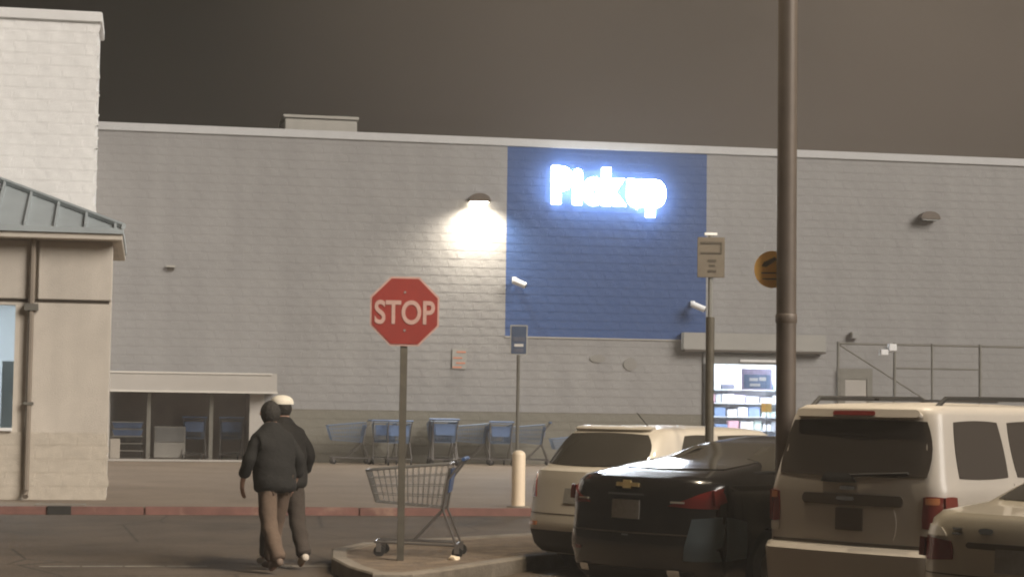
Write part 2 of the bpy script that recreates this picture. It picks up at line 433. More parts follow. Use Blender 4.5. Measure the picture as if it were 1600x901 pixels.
def block_wall(parent, material, x0, x1, z0, z1, yf, inside, holes=(), rough=1.0, nvar=14, ragged_right=False):
    """running-bond split-face blocks on the plane y=yf; those inside() are single parts, the rest one part"""
    var = [block_mesh(i*13+5, material, rough=rough) for i in range(nvar)]
    vme = [to_mesh(v, material) for v in var]
    rag = [block_mesh(i*17+3, material, rough=rough, ragged=True) for i in range(6)] if ragged_right else None
    rme = [to_mesh(v, material) for v in rag] if rag else None
    rest = MB(); n_rows = int(round((z1-z0)/0.2)); cnt = 0
    for r_ in range(n_rows):
        z = z0 + 0.2*r_; x = x0 - (0.2 if r_ % 2 else 0)
        while x < x1 - 0.01:
            a, b_ = max(x, x0), min(x+0.4, x1)
            segs = [(a, b_)]
            for (hx0, hx1, hz0, hz1) in holes:
                if z+0.1 > hz0 and z+0.1 < hz1:
                    ns = []
                    for (p, q) in segs:
                        if q <= hx0 or p >= hx1: ns.append((p, q)); continue
                        if p < hx0: ns.append((p, hx0))
                        if q > hx1: ns.append((hx1, q))
                    segs = ns
            for (p, q) in segs:
                if q - p < 0.03: continue
                last = ragged_right and q > x1 - 0.01
                i = random.randrange(len(rag)) if last else random.randrange(nvar)
                sc = (q-p)/0.4
                if inside(p, q, z):
                    o = link('block', (rme if last else vme)[i], parent); o.location = (p, yf, z); o.scale = (sc, 1, 1); cnt += 1
                else:
                    VF = (rag if last else var)[i]
                    rest.add([(p+v[0]*sc, yf+v[1], z+v[2]) for v in VF[0]], VF[1])
            x += 0.4
    if rest.v:
        o = rest.build('block_courses', material, parent); o['kind'] = 'stuff'
    return cnt

# ------------------------------------------------------------------ store building
st = thing('store_building', 'long grey split-face block store wall with blue painted field and pickup door', 'building', (0,0,0))
X0, X1, ZT = -1.7, 25.0, 7.93
BAY = (-0.86, 2.33, ZW, 1.93); DOOR = (13.22, 15.32, ZW, 2.93)
cw = MB(); yb, yc = YW+0.005, YW+0.30
cw.box(X0, BAY[0], yb, yc, ZW-.4, ZT-.001); cw.box(BAY[0], BAY[1], yb, yc, BAY[3], ZT-.001); cw.box(BAY[1], DOOR[0], yb, yc, ZW-.4, ZT-.001)
cw.box(DOOR[0], DOOR[1], yb, yc, DOOR[3], ZT-.001); cw.box(DOOR[1], X1, yb, yc, ZW-.4, ZT-.001)
cw.build('wall_core', 'store_block', st)
block_wall(st, 'store_block', X0, X1, ZW, ZT, YW, lambda p, q, z: 5.0 < p and q < 9.7 and 2.5 < z < 6.9, (BAY, DOOR))
part(st, 'coping', 'grey_cap', (X0, X1, YW-0.05, YW+0.42, ZT-.06, 8.06), bevel=0.012)
part(st, 'roof_deck', 'dark_metal', (X0, X1, YW+0.31, YW+22, 7.3, 7.4))
part(st, 'side_wall', 'mortar', (X1-0.3, X1-.002, YW+.31, YW+22, ZW-.3, 7.93))
part(st, 'back_wall', 'mortar', (X0, X1-.31, YW+21.7, YW+22, ZW-.3, 7.28))
# trim line under the blue field
part(st, 'field_trim', 'white_trim', (8.29, 12.66, YW-0.036, YW-.0, 3.318, 3.346))
# cart bay: awning fascia, frame, mullions, panes, recess
aw = part(st, 'bay_fascia', 'white_trim', (-1.35, 2.92, YW-0.42, YW-.04, 1.92, 2.36), bevel=0.01)
part(aw, 'top_trim', 'trim_pale', (-1.37, 2.80, YW-0.445, YW-.421, 2.325, 2.365))
part(aw, 'bottom_trim', 'trim_pale', (-1.37, 2.94, YW-0.445, YW-.421, 1.90, 1.945))
part(st, 'bay_recess', 'dark_interior', (BAY[0]-.1, BAY[1]+.1, YW+1.9, YW+2.0, ZW, 2.2), (BAY[0]-.1, BAY[0]-.002, YW+.301, YW+1.899, ZW, 2.2), (BAY[1]+.002, BAY[1]+.1, YW+.301, YW+1.899, ZW, 2.2), (BAY[0], BAY[1], YW+.301, YW+1.899, 1.94, 2.2))
part(st, 'bay_floor', 'concrete', (BAY[0], BAY[1], YW+.301, YW+1.89, ZW-.2, ZW+.005))
fr = part(st, 'bay_frame', 'white_trim', (BAY[0], BAY[1], YW+.0, YW+.08, ZW, ZW+.045), (BAY[0]+.0, BAY[0]+.04, YW+.0, YW+.08, ZW+.046, 1.925))
part(st, 'bay_jamb', 'white_trim', (BAY[1]-.001, BAY[1]+.33, YW-.05, YW+.001, ZW, 1.895))
for mxx in (0.05, 1.46):
    part(fr, 'mullion', 'galvanised', (mxx-.045, mxx+.045, YW+.01, YW+.07, ZW+.05, 1.925))
for (pa, pb) in ((BAY[0]+.04, .005), (.095, 1.415), (1.505, BAY[1])):
    part(fr, 'pane', 'bay_glass', (pa, pb, YW+.034, YW+.042, ZW+.046, 1.925))
# pickup door: canopy fascia, frame, header, panes, lit room behind
cn = part(st, 'door_canopy', 'canopy_grey', (12.60, 16.18, YW-0.26, YW-.04, 3.11, 3.52), bevel=0.01)
part(cn, 'canopy_edge', 'trim_dark', (12.64, 16.19, YW-0.25, YW-.04, 3.065, 3.105))
df = part(st, 'door_frame', 'dark_metal', (DOOR[0]-.06, DOOR[0]+.03, YW-.05, YW+.12, ZW, 2.78), (DOOR[1]-.03, DOOR[1]+.05, YW-.05, YW+.12, ZW, 2.78))
part(df, 'header', 'grey_metal', (DOOR[0]-.06, DOOR[1]+.05, YW-.06, YW+.14, 2.782, 3.04))
part(df, 'header_sensor', 'camera_white', (DOOR[0]+.85, DOOR[1]-.1, YW-.10, YW-.061, 2.84, 2.90))
part(df, 'pane', 'door_glass', (DOOR[0]+.031, DOOR[0]+.58, YW+.05, YW+.062, ZW+.02, 2.77))
part(df, 'pane', 'door_glass', (DOOR[1]-.55, DOOR[1]-.031, YW+.05, YW+.062, ZW+.02, 2.77))
rx0, rx1, ry = DOOR[0]-1.6, DOOR[1]+2.6, YW+6
part(st, 'shop_back_wall', 'room_white', (rx0, rx1, ry, ry+.1, ZW, 3.3))
part(st, 'shop_side_wall', 'room_white', (rx0-.1, rx0-.001, YW+.302, ry, ZW, 3.3))
part(st, 'shop_side_wall', 'room_white', (rx1+.001, rx1+.1, YW+.302, ry, ZW, 3.3))
part(st, 'shop_ceiling', 'room_white', (rx0, rx1, YW+.302, ry-.001, 3.2, 3.3))
part(st, 'shop_floor', 'room_floor', (rx0, rx1, YW+.302, ry-.001, ZW-.2, ZW+.004))
part(st, 'shop_front_wall', 'room_white', (rx0, DOOR[0], YW+.301, YW+.36, ZW+.01, 3.19), (DOOR[1], rx1, YW+.301, YW+.36, ZW+.01, 3.19))
for i in range(3):
    part(st, 'ceiling_light', 'panel_light', (rx0+.5, rx1-.5, YW+1.0+1.6*i, YW+1.25+1.6*i, 3.16, 3.198))

# display shelf and its goods behind the pickup door
SY = YW+1.9
sh = thing('display_shelf', 'white store shelving seen through the lit pickup door', 'shelf', (0,0,0))
part(sh, 'back_panel', 'shelf_white', (13.7, 16.4, SY+.42, SY+.46, ZW, 2.5))
SZ = [0.50, 0.84, 1.18, 1.52, 1.86, 2.20]
for z in SZ: part(sh, 'shelf_board', 'shelf_white', (13.7, 16.4, SY, SY+.419, z-.025, z))
for x in (13.67, 16.4): part(sh, 'upright', 'shelf_white', (x, x+.03, SY+.0, SY+.5, ZW, 2.52))
gcols = {'white': (.75,.75,.78), 'blue': (.22,.30,.48), 'grey': (.45,.46,.50), 'pink': (.62,.36,.42), 'pale green': (.5,.6,.55), 'dark': (.12,.13,.17), 'lilac': (.55,.48,.68)}
for c, v in gcols.items(): mat('goods_'+c.replace(' ', '_'), v, 0.45, var=0.15, vscale=14)
rnd = random.Random(11)
ORD = ['first','second','third','fourth','fifth','sixth','seventh','eighth','ninth','tenth','eleventh','twelfth']
for si, z in enumerate(SZ):
    x = 13.75; q = 0
    while x < 15.95:
        w, h, d = rnd.uniform(.14,.36), rnd.uniform(.12,.27), rnd.uniform(.18,.3)
        c = rnd.choice(['white','white','blue','grey','grey','lilac','pale green','dark','pink'])
        y0 = SY + rnd.uniform(.02,.08)
        o = MB().box(x, x+w, y0, y0+d, z+.0015, z+h).build('carton', 'goods_'+c.replace(' ','_'), bevel=.006)
        tag(o, '%s carton, %s from left on the %s shelf from top inside pickup door' % (c, ORD[q], ORD[5-si]), 'carton', 'goods on the lit store shelf')
        q += 1; x += w + rnd.uniform(.01,.05)
hs = thing('hanging_sign', 'dark blue sign board with white print hanging inside the pickup door', 'sign', (14.78, YW+.9, 2.28))
part(hs, 'board', 'goods_lilac', (-.36, .42, 0, .02, -.10, .42))
part(hs, 'panel', 'goods_blue', (-.30, .38, -.006, -.001, -.06, .28))
part(hs, 'print', 'camera_white', (-.16, .06, -.011, -.007, .12, .20), (.09, .27, -.011, -.007, .13, .22), (-.15, .12, -.011, -.007, -.01, .06))
for hx_ in (-.3, .35): part(hs, 'hanger', 'grey_metal', (hx_, hx_+.01, .005, .015, .421, .915))
yp = thing('price_card', 'small mustard yellow card on a stand inside the pickup door', 'sign', (15.02, YW+.75, ZW+.005))
part(yp, 'card', 'sign_yellow', (-.13, .13, 0, .012, 1.30, 1.52))
part(yp, 'stem', 'grey_metal', (-.012, .012, .002, .014, .02, 1.299)); part(yp, 'foot', 'dark_metal', (-.12, .12, -.09, .11, 0.0, .019))

# rooftop unit
ru = thing('rooftop_unit', 'pale boxy air handling unit on the store roof', 'roof unit', (3.15, 47.0, 7.4))
part(ru, 'cabinet', 'unit_metal', (0, 1.78, 0, 1.6, 0.10, 1.28), bevel=.02)
part(ru, 'lid', 'unit_metal', (-.04, 1.82, -.04, 1.64, 1.283, 1.36), bevel=.01)
part(ru, 'base', 'grey_metal', (.1, 1.68, .1, 1.5, 0.0, .099))

# wall lamps
def wall_lamp(x, z, lit, label):
    t = thing('wall_lamp', label, 'wall lamp', (x, YW-.03, z), group='wall pack lamps on the store wall')
    mb = MB(); prof = []
    for i in range(7):
        a = math.pi*i/6; prof.append((0.26*math.cos(a), 0.04+0.16*math.sin(a)))
    poly = [(-.26,-.0)] + [(p[0], p[1]) for p in prof[::-1]] + [(.26,-.0)]
    seen = []; [seen.append(p) for p in poly if p not in seen]
    mb.prism(seen, -.24, .0, 'XZ')
    mb.build('housing', 'bronze_metal', t, bevel=.01)
    part(t, 'lens', 'lamp_lens' if lit else 'grey_metal', (-.2, .2, -.22, -.03, -.03, -.002))
    part(t, 'back_plate', 'bronze_metal', (-.12, .12, .001, .028, -.05, .12))
    if lit:
        L = bpy.data.lights.new('wall_lamp_light', 'SPOT'); L.energy = 210; L.color = (1.0, .90, .74); L.shadow_soft_size = .08
        L.spot_size = R(160); L.spot_blend = 1.0
        lo = bpy.data.objects.new('wall_lamp_light', L); COL.objects.link(lo); lo.parent = t
        lo.location = (0, -.30, -.06); lo.rotation_euler = (R(0), 0, 0)
    return t
wall_lamp(7.60, 6.50, True, 'lit bronze wall lamp throwing warm light beside the blue field')
wall_lamp(18.89, 6.44, False, 'unlit dark wall lamp high on the grey wall above the fence')

# security cameras on the blue field
def sec_cam(x, z, label):
    t = thing('security_camera', label, 'camera', (x, YW-.03, z), group='white security cameras on the blue field')
    part(t, 'mount', 'camera_white', (-.10, .0, -.05, .0, .0, .13))
    part(t, 'arm', 'camera_white', (-.05, .01, -.22, -.051, .03, .08))
    mb = MB().tube([(-.12,-.26,.03),(.16,-.34,-.09)], .075, 10); mb.build('housing', 'camera_white', t, smooth=True)
    MB().tube([(.161,-.34,-.09),(.18,-.346,-.098)], .05, 10).build('lens', 'dark_metal', t)
sec_cam(8.54, 4.62, 'white security camera at the left edge of the blue field')
sec_cam(12.93, 4.16, 'white security camera at the lower right of the blue field')
# small things on the wall
wn_ = thing('wall_notice', 'small pale notice with orange bars on the grey wall right of the stop sign', 'notice', (7.20, YW-.046, 2.79))
part(wn_, 'panel', 'canopy_grey', (-.17, .17, 0, .012, -.24, .24))
for zz, xx in ((.16,.04),(.02,-.04),(-.10,.03),(-.2,-.05)): part(wn_, 'bar', 'orange_label', (-.11+xx, .11+xx, -.005, -.001, zz-.018, zz+.018))
vt = thing('wall_vent', 'tiny pale vent hood high on the grey wall at left', 'vent', (0.46, YW-.04, 4.76))
part(vt, 'hood', 'unit_metal', (-.10, .10, -.07, .0, .0, .045)); part(vt, 'grille', 'trim_dark', (-.08, .08, -.02, .0, -.07, -.001))
for (x, z, w, h, lb) in ((10.55, 2.86, .20, .10, 'faint round scuffed patch on the grey wall under the blue field'), (11.35, 2.74, .17, .16, 'faint slanted scuffed patch on the grey wall left of the pickup door')):
    o = MB().prism([(w*math.cos(t_*.5236), h*math.sin(t_*.5236)) for t_ in range(12)], -.004, 0.02, 'XZ').build('wall_patch', 'store_patch' if 'store_patch' in MAT else 'mortar')
    o.location = (x, YW-.028, z); tag(o, lb, 'patch')
jb = thing('junction_box', 'small grey box on the grey wall above the fence corner', 'box', (16.98, YW-.04, 3.52)); part(jb, 'box', 'unit_metal', (-.09,.09,-.12,0,-.06,.1)); part(jb, 'cover', 'grey_metal', (-.08,.08,-.13,-.121,-.05,.09))

# pickup sign letters
sg = thing('pickup_sign', 'glowing white lettering on the blue field of the store wall', 'sign', (0, YW-.06, 0))
xcur, zbase = 9.34, 6.60
word = 'Pickup'; size = 1.06; tot = 0; lets = []
for ch in word:
    me = text_mesh(ch, size, offset=0.060, extrude=0.045, bevel=0.03)
    xs_ = [v.co.x for v in me.vertices]; lets.append((me, min(xs_), max(xs_)))
gap = 0.03; tot = sum(b_-a for _, a, b_ in lets) + gap*5; fx = 2.80/tot
for me, a, b_ in lets:
    for v in me.vertices: v.co = Vector(((v.co.x-a)*fx, -v.co.z-.10, v.co.y))
    me.materials.clear(); me.materials.append(MAT['sign_light']); me.materials.append(MAT['sign_side'])
    bm = bmesh.new(); bm.from_mesh(me); bmesh.ops.recalc_face_normals(bm, faces=bm.faces[:])
    for f_ in bm.faces: f_.material_index = 0 if f_.calc_center_median().y < -.135 else 1
    bm.to_mesh(me); bm.free()
    o = link('letter', me, sg); o.location = (xcur, 0, zbase); xcur += ((b_-a)+gap)*fx

# ------------------------------------------------------------------ white entrance tower (behind the vestibule)
tw = thing('entrance_tower', 'tall white painted block wall of the entrance at the left edge', 'building', (0,0,0))
TY = 33.87
part(tw, 'wall_core', 'white_block', (-9, -1.0, TY+.006, TY+1.6, .2, 8.22), (-9, -1.62, TY+1.601, YW+.3, .2, 7.6))
block_wall(tw, 'white_block', -9.0, -0.97, 0.24, 8.24, TY, lambda p, q, z: p > -3.0 and z > 4.2, rough=1.0, ragged_right=True)
part(tw, 'coping', 'white_cap', (-9, -0.93, TY-.06, TY+1.7, 8.235, 8.42), bevel=.015)

# ------------------------------------------------------------------ tan entrance vestibule
vb = thing('entrance_vestibule', 'tan stucco entrance vestibule with grey metal hip roof at the left edge', 'building', (0,0,0))
VY, VX, VZ = 29.04, -0.56, 0.20
WX0, WX1, WZ0, WZ1 = -4.4, -1.93, 1.26, 3.06          # window
part(vb, 'wall', 'tan_stucco', (WX1, VX-.004, VY+.012, VY+.25, VZ, 3.10), (-7, WX0, VY+.012, VY+.25, VZ, 3.10), (WX0, WX1, VY+.012, VY+.25, VZ, WZ0), (WX0, WX1, VY+.012, VY+.25, WZ1, 3.10))
part(vb, 'side_wall', 'tan_stucco', (VX-.35, VX-.006, VY+.251, VY+1.1, VZ, 4.0), (-1.15, -1.0, VY+1.101, TY-.05, VZ, 4.0))
part(vb, 'side_wall', 'tan_stucco', (-7, -6.8, VY+.251, TY-.05, VZ, 4.0))
part(vb, 'groove', 'trim_dark', (-7, VX-.03, VY+.035, VY+.25, 3.101, 3.149))
for (a, b_) in ((-7, -3.52), (-3.48, -1.74), (-1.62, VX)):
    part(vb, 'panel', 'tan_stucco', (a, b_, VY-.012, VY+.25, 3.15, 4.02), bevel=.012)
part(vb, 'backing', 'tan_stucco', (-7, VX-.02, VY+.06, VY+.249, 3.15, 4.0))
def inside_v(p, q, z): return p > -3.0
block_wall(vb, 'tan_block', -7, VX, VZ, 1.20, VY, inside_v, ragged_right=True)
wf = part(vb, 'window', 'tan_trim', (WX0, WX1, VY-.02, VY+.06, WZ0-.07, WZ0), (WX1, WX1+.06, VY-.01, VY+.06, WZ0-.07, WZ1))
part(wf, 'sill', 'white_cap', (WX0, WX1-.0, VY-.06, VY-.021, WZ0-.045, WZ0+.0))
part(wf, 'pane', 'door_glass', (WX0, WX1, VY+.1, VY+.11, WZ0, WZ1))
part(vb, 'room', 'room_white', (-6.7, -1.2, VY+3.2, VY+3.3, VZ, 3.9), (-6.7, -1.2, VY+.26, VY+3.2, 3.5, 3.6), (-6.7, -1.2, VY+.26, VY+3.2, VZ-.05, VZ))
part(vb, 'ceiling_light', 'room_light', (-5.5, -1.6, VY+1.0, VY+1.5, 3.44, 3.49))
part(vb, 'room_partition', 'room_blue', (-2.16, -1.95, VY+.9, VY+1.0, VZ, 2.25))
# eave trim and hip roof of standing seam panels
EZ, tp = 4.20, 0.435
part(vb, 'eave_fascia', 'tan_trim', (-7.2, -.42, VY-.32, VY-.02, 4.03, 4.12), (-.62, -.42, VY-.019, VY+3.9, 4.03, 4.12), bevel=.01)
part(vb, 'soffit', 'tan_stucco', (-7.1, -.5, VY-.018, VY+3.8, 4.021, 4.029))
EX, EY, DEP, RT = -.40, VY-.36, 4.3, 2.15
rf = MB()
rf.add([(-8.0,EY,EZ),(EX,EY,EZ),(EX-RT,EY+RT,EZ+RT*tp),(-8.0,EY+RT,EZ+RT*tp),(EX,EY+DEP,EZ),(-8.0,EY+DEP,EZ),
        (-8.0,EY,EZ-.08),(EX,EY,EZ-.08),(EX,EY+DEP,EZ-.08),(-8.0,EY+DEP,EZ-.08)],
       [(0,1,2,3),(1,4,2),(4,5,3,2),(0,6,7,1),(1,7,8,4),(6,9,8,7),(4,8,9,5),(0,3,5),(0,5,9,6)])
ro = rf.build('roof', 'roof_metal', vb)
x = EX-.12
while x > -7.9:
    t = min(RT, EX-x); y1 = EY+t
    MB().add([(x-.018,EY,EZ+.002),(x+.018,EY,EZ+.002),(x+.018,y1,EZ+t*tp+.002),(x-.018,y1,EZ+t*tp+.002),
              (x-.018,EY,EZ+.06),(x+.018,EY,EZ+.06),(x+.018,y1,EZ+t*tp+.06),(x-.018,y1,EZ+t*tp+.06)],
             [(0,3,2,1),(4,5,6,7),(0,1,5,4),(1,2,6,5),(2,3,7,6),(3,0,4,7)]).build('standing_seam', 'roof_metal', ro)
    x -= 0.43
MB().tube([(EX,EY,EZ+.03),(EX-RT,EY+RT,EZ+RT*tp+.03)], .05, 6).build('hip_cap', 'roof_metal', ro)
dp = MB().tube([(-1.70,VY-.08,4.03),(-1.70,VY-.08,3.1),(-1.70,VY-.08,.36),(-1.70,VY-.2,.27)], .045, 8).build('downspout', 'downspout_paint', vb, smooth=True)
part(dp, 'bracket', 'galvanised', (-1.80, -1.60, VY-.14, VY-.013, 2.98, 3.08))
part(dp, 'bracket', 'galvanised', (-1.77, -1.63, VY-.13, VY-.01, 1.6, 1.64))

# ------------------------------------------------------------------ chain-link enclosure at right
fy = 41.0
fn = thing('chain_link_fence', 'tall chain-link enclosure with top rail standing before the grey wall at right', 'fence', (0, fy, 0))
fz = walk_z(fy); top = 3.22
posts = [15.22, 16.56, 17.46, 18.62, 19.75, 20.9, 22.0]
for i, px in enumerate(posts): MB().tube([(px,0,fz-.02),(px,0,top+.02)], .035 if i in (0,1,3) else .026, 8).build('post', 'galvanised', fn, smooth=True)
for a, b_ in zip(posts[:-1], posts[1:]):
    MB().tube([(a+.036,0,top-.02),(b_-.036,0,top-.02)], .025, 6).build('top_rail', 'galvanised', fn)
for a, b_ in ((posts[1], posts[2]), (posts[2], posts[3])): MB().tube([(a+.036,0,2.67),(b_-.036,0,2.67)], .02, 6).build('mid_rail', 'galvanised', fn)
MB().tube([(posts[0]+.04,.03,top-.05),(posts[2]-.03,.03,1.9)], .018, 6).build('brace', 'galvanised', fn)
ch = MB(); stp = .075
W_, H_ = posts[-1]-posts[0], top-.05-fz-.05
i = -H_
while i < W_:
    a = max(0, -i); b_ = min(H_, W_-i)
    if b_ > a:
        for sgn in (0, 1):
            z0 = a if not sgn else H_-a; z1 = b_ if not sgn else H_-b_
            ch.add([(posts[0]+i+a-.002,.004*sgn,fz+.05+z0),(posts[0]+i+a+.002,.004*sgn,fz+.05+z0),(posts[0]+i+b_+.002,.004*sgn,fz+.05+z1),(posts[0]+i+b_-.002,.004*sgn,fz+.05+z1)], [(0,1,2,3)])
    i += stp
tag(ch.build('wire_mesh', 'galvanised', fn), kind='stuff')
fl = thing('flood_light', 'small white twin flood light fixed to the fence top rail', 'light', (16.42, fy-.03, 3.05))
part(fl, 'head', 'camera_white', (-.26, -.08, -.16, -.02, -.10, .03), bevel=.01); part(fl, 'head', 'camera_white', (-.06, .12, -.16, -.02, .0, .16), bevel=.01); part(fl, 'bracket', 'camera_white', (-.10, .10, -.019, -.001, -.02, .10))
dd = thing('service_door', 'pale door in a dark frame on the grey wall behind the fence', 'door', (17.02, YW-.03, ZW))
part(dd, 'leaf', 'white_trim', (-.28, .28, -.06, -.02, 0, 2.14)); part(dd, 'frame', 'galvanised', (-.42, -.281, -.08, .0, 0, 2.4), (.281, .42, -.08, .0, 0, 2.4), (-.28, .28, -.08, .0, 2.142, 2.4)); part(dd, 'handle', 'dark_metal', (.18, .24, -.12, -.061, .95, 1.05))

# ------------------------------------------------------------------ bollard, posts and signs
bl = thing('bollard', 'cream painted round-topped steel bollard standing at the red kerb', 'bollard', (5.38, 27.75, walk_z(27.75)))
prof = [(.10,0),(.10,.76)] + [(.10*math.cos(a*math.pi/12), .76+.07*math.sin(a*math.pi/12)) for a in range(1,6)]
MB().lathe(prof, n=24).build('post', 'bollard_paint', bl, smooth=True)
MB().lathe([(.17,-.02),(.17,.012),(.15,.02)], n=24).build('footing', 'kerb_concrete', bl)

ss = thing('stop_sign', 'red octagonal stop sign on a steel post in the island', 'sign', (2.50, 18.97, .125), R(-4))
MB().box(-.034,.034,-.0,.06,-.1,2.80).build('post', 'post_steel', ss)
def octo(r_): return [(r_*math.cos(R(22.5+45*i)), r_*math.sin(R(22.5+45*i))) for i in range(8)]
pl = MB().prism([(p[0], p[1]+2.47) for p in octo(.373)], -.012, -.002, 'XZ').build('plate', 'sign_white_shaded', ss)
MB().prism([(p[0], p[1]+2.47) for p in octo(.352)], -.0165, -.0125, 'XZ').build('red_face', 'stop_red', pl)
me = text_mesh('STOP', .33, offset=.007, extrude=.002)
xs_ = [v.co.x for v in me.vertices]; ys_ = [v.co.y for v in me.vertices]; a, b_ = min(xs_), max(xs_); c, d = min(ys_), max(ys_)
for v in me.vertices: v.co = Vector(((v.co.x-(a+b_)/2)*(.60/(b_-a)), -v.co.z-.0195, (v.co.y-(c+d)/2)*(.24/(d-c))+2.46))
me.materials.clear(); me.materials.append(MAT['sign_white_shaded']); link('lettering', me, pl)
for z in (2.28, 2.66): MB().lathe([(.012,-.024),(.012,-.0168)], (0,0,z), 8, 'Y').build('bolt', 'grey_metal', pl)

bs = thing('blue_parking_sign', 'narrow blue sign on a thin post behind the cream bollard', 'sign', (6.07, 31.45, walk_z(31.45)), R(-6))
MB().tube([(0,.03,-.02),(0,.03,2.78)], .03, 8).build('post', 'galvanised', bs)
pl = part(bs, 'plate', 'unit_metal', (-.145,.145,-.01,-.001,2.30,2.80))
part(pl, 'blue_face', 'sign_blue', (-.125,.125,-.014,-.0105,2.32,2.78)); part(pl, 'white_bar', 'sign_white', (-.075,.075,-.018,-.0145,2.44,2.485)); part(pl, 'dark_bar', 'goods_dark', (-.10,.10,-.018,-.0145,2.53,2.60)); part(pl, 'dark_bar', 'goods_dark', (-.08,.08,-.018,-.0145,2.35,2.41))

SPX, SPY = 5.31, 17.79
ps = thing('parking_notice_sign', 'beige rectangular notice sign on a tall post between the parked cars', 'sign', (SPX, SPY, 0), R(-10))
MB().tube([(0,.02,0),(0,.02,2.55)], .042, 10).build('sleeve', 'post_steel', ps, smooth=True)
MB().tube([(0,.02,2.551),(0,.02,3.34)], .024, 8).build('post', 'grey_metal', ps, smooth=True)
part(ps, 'post_cap', 'camera_white', (-.06,.06,.0,.045,3.341,3.365))
pl = part(ps, 'plate', 'sign_beige', (-.132,.132,-.012,-.001,2.93,3.32), bevel=.004)
part(pl, 'print', 'sign_brown', (-.105,.105,-.016,-.0125,3.255,3.275), (-.105,.105,-.016,-.0125,3.16,3.175), (.09,.105,-.016,-.0125,3.176,3.254), (-.03,.05,-.016,-.0125,3.085,3.105), (-.02,.04,-.016,-.0125,3.04,3.055), (-.03,.05,-.016,-.0125,2.985,3.005))

PX, PY = 5.165, 15.13
lp = thing('light_pole', 'tall round bronze lot light pole rising between the parked cars', 'light pole', (PX, PY, 0), R(-14))
MB().tube([(0,0,0),(0,0,4.5),(0,0,9.0)], [.084,.081,.074], 20).build('shaft', 'bronze_metal', lp, smooth=True)
MB().lathe([(.086,2.38),(.090,2.39),(.090,2.445),(.086,2.455)], n=20).build('band', 'bronze_metal', lp, smooth=True)
MB().lathe([(.17,-.1),(.17,.02),(.155,.04)], n=20).build('footing', 'kerb_concrete', lp)
MB().box(-.9,.9,-.035,.035,9.001,9.07).build('cross_arm', 'bronze_metal', lp)
for s_ in (-1, 1):
    hd = MB().box(s_*.9-.22, s_*.9+.22, -.32, .32, 9.075, 9.20).build('lamp_head', 'bronze_metal', lp, bevel=.02)
    part(hd, 'lens', 'lamp_lens', (s_*.9-.16, s_*.9+.16, -.26, .26, 9.055, 9.0745))
    L = bpy.data.lights.new('lot_lamp_light', 'SPOT'); L.energy = 520; L.color = (1.0, .84, .62); L.spot_size = R(150); L.spot_blend = .5; L.shadow_soft_size = .12
    lo = bpy.data.objects.new('lot_lamp_light', L); COL.objects.link(lo); lo.parent = lp; lo.location = (s_*.9, 0, 9.02)
yw = thing('yellow_row_sign', 'round mustard yellow marker sign half hidden behind the light pole', 'sign', (5.085, 15.26, 2.83), R(-12))
el = [(.15*math.cos(R(15*i)), .155*math.sin(R(15*i))) for i in range(24)]
pl = MB().prism(el, -.006, .006, 'XZ').build('plate', 'sign_yellow', yw)
MB().prism([(-.09,.025),(-.05,.02),(.04,.08),(.02,.105),(-.07,.06)], -.011, -.0065, 'XZ').build('symbol', 'sign_dark', pl)
part(pl, 'stripe', 'sign_dark', (-.09,.05,-.010,-.0065,-.035,-.025)); part(pl, 'stripe', 'sign_dark', (-.08,.06,-.010,-.0065,-.085,-.075))
part(yw, 'bracket', 'bronze_metal', (.02,.16,.007,.04,-.02,.02))

lt = thing('litter', 'crumpled pale paper scrap lying on the island soil under the cart', 'litter', (3.05, 19.05, .126))
rl = random.Random(3); bm = bmesh.new(); bmesh.ops.create_icosphere(bm, subdivisions=2, radius=.055)
for v in bm.verts: v.co *= rl.uniform(.7, 1.2); v.co.z = max(v.co.z*.6, -.02) + .02
me = bpy.data.meshes.new('paper'); bm.to_mesh(me); bm.free(); me.materials.append(MAT['bollard_paint']); link('paper', me, lt)
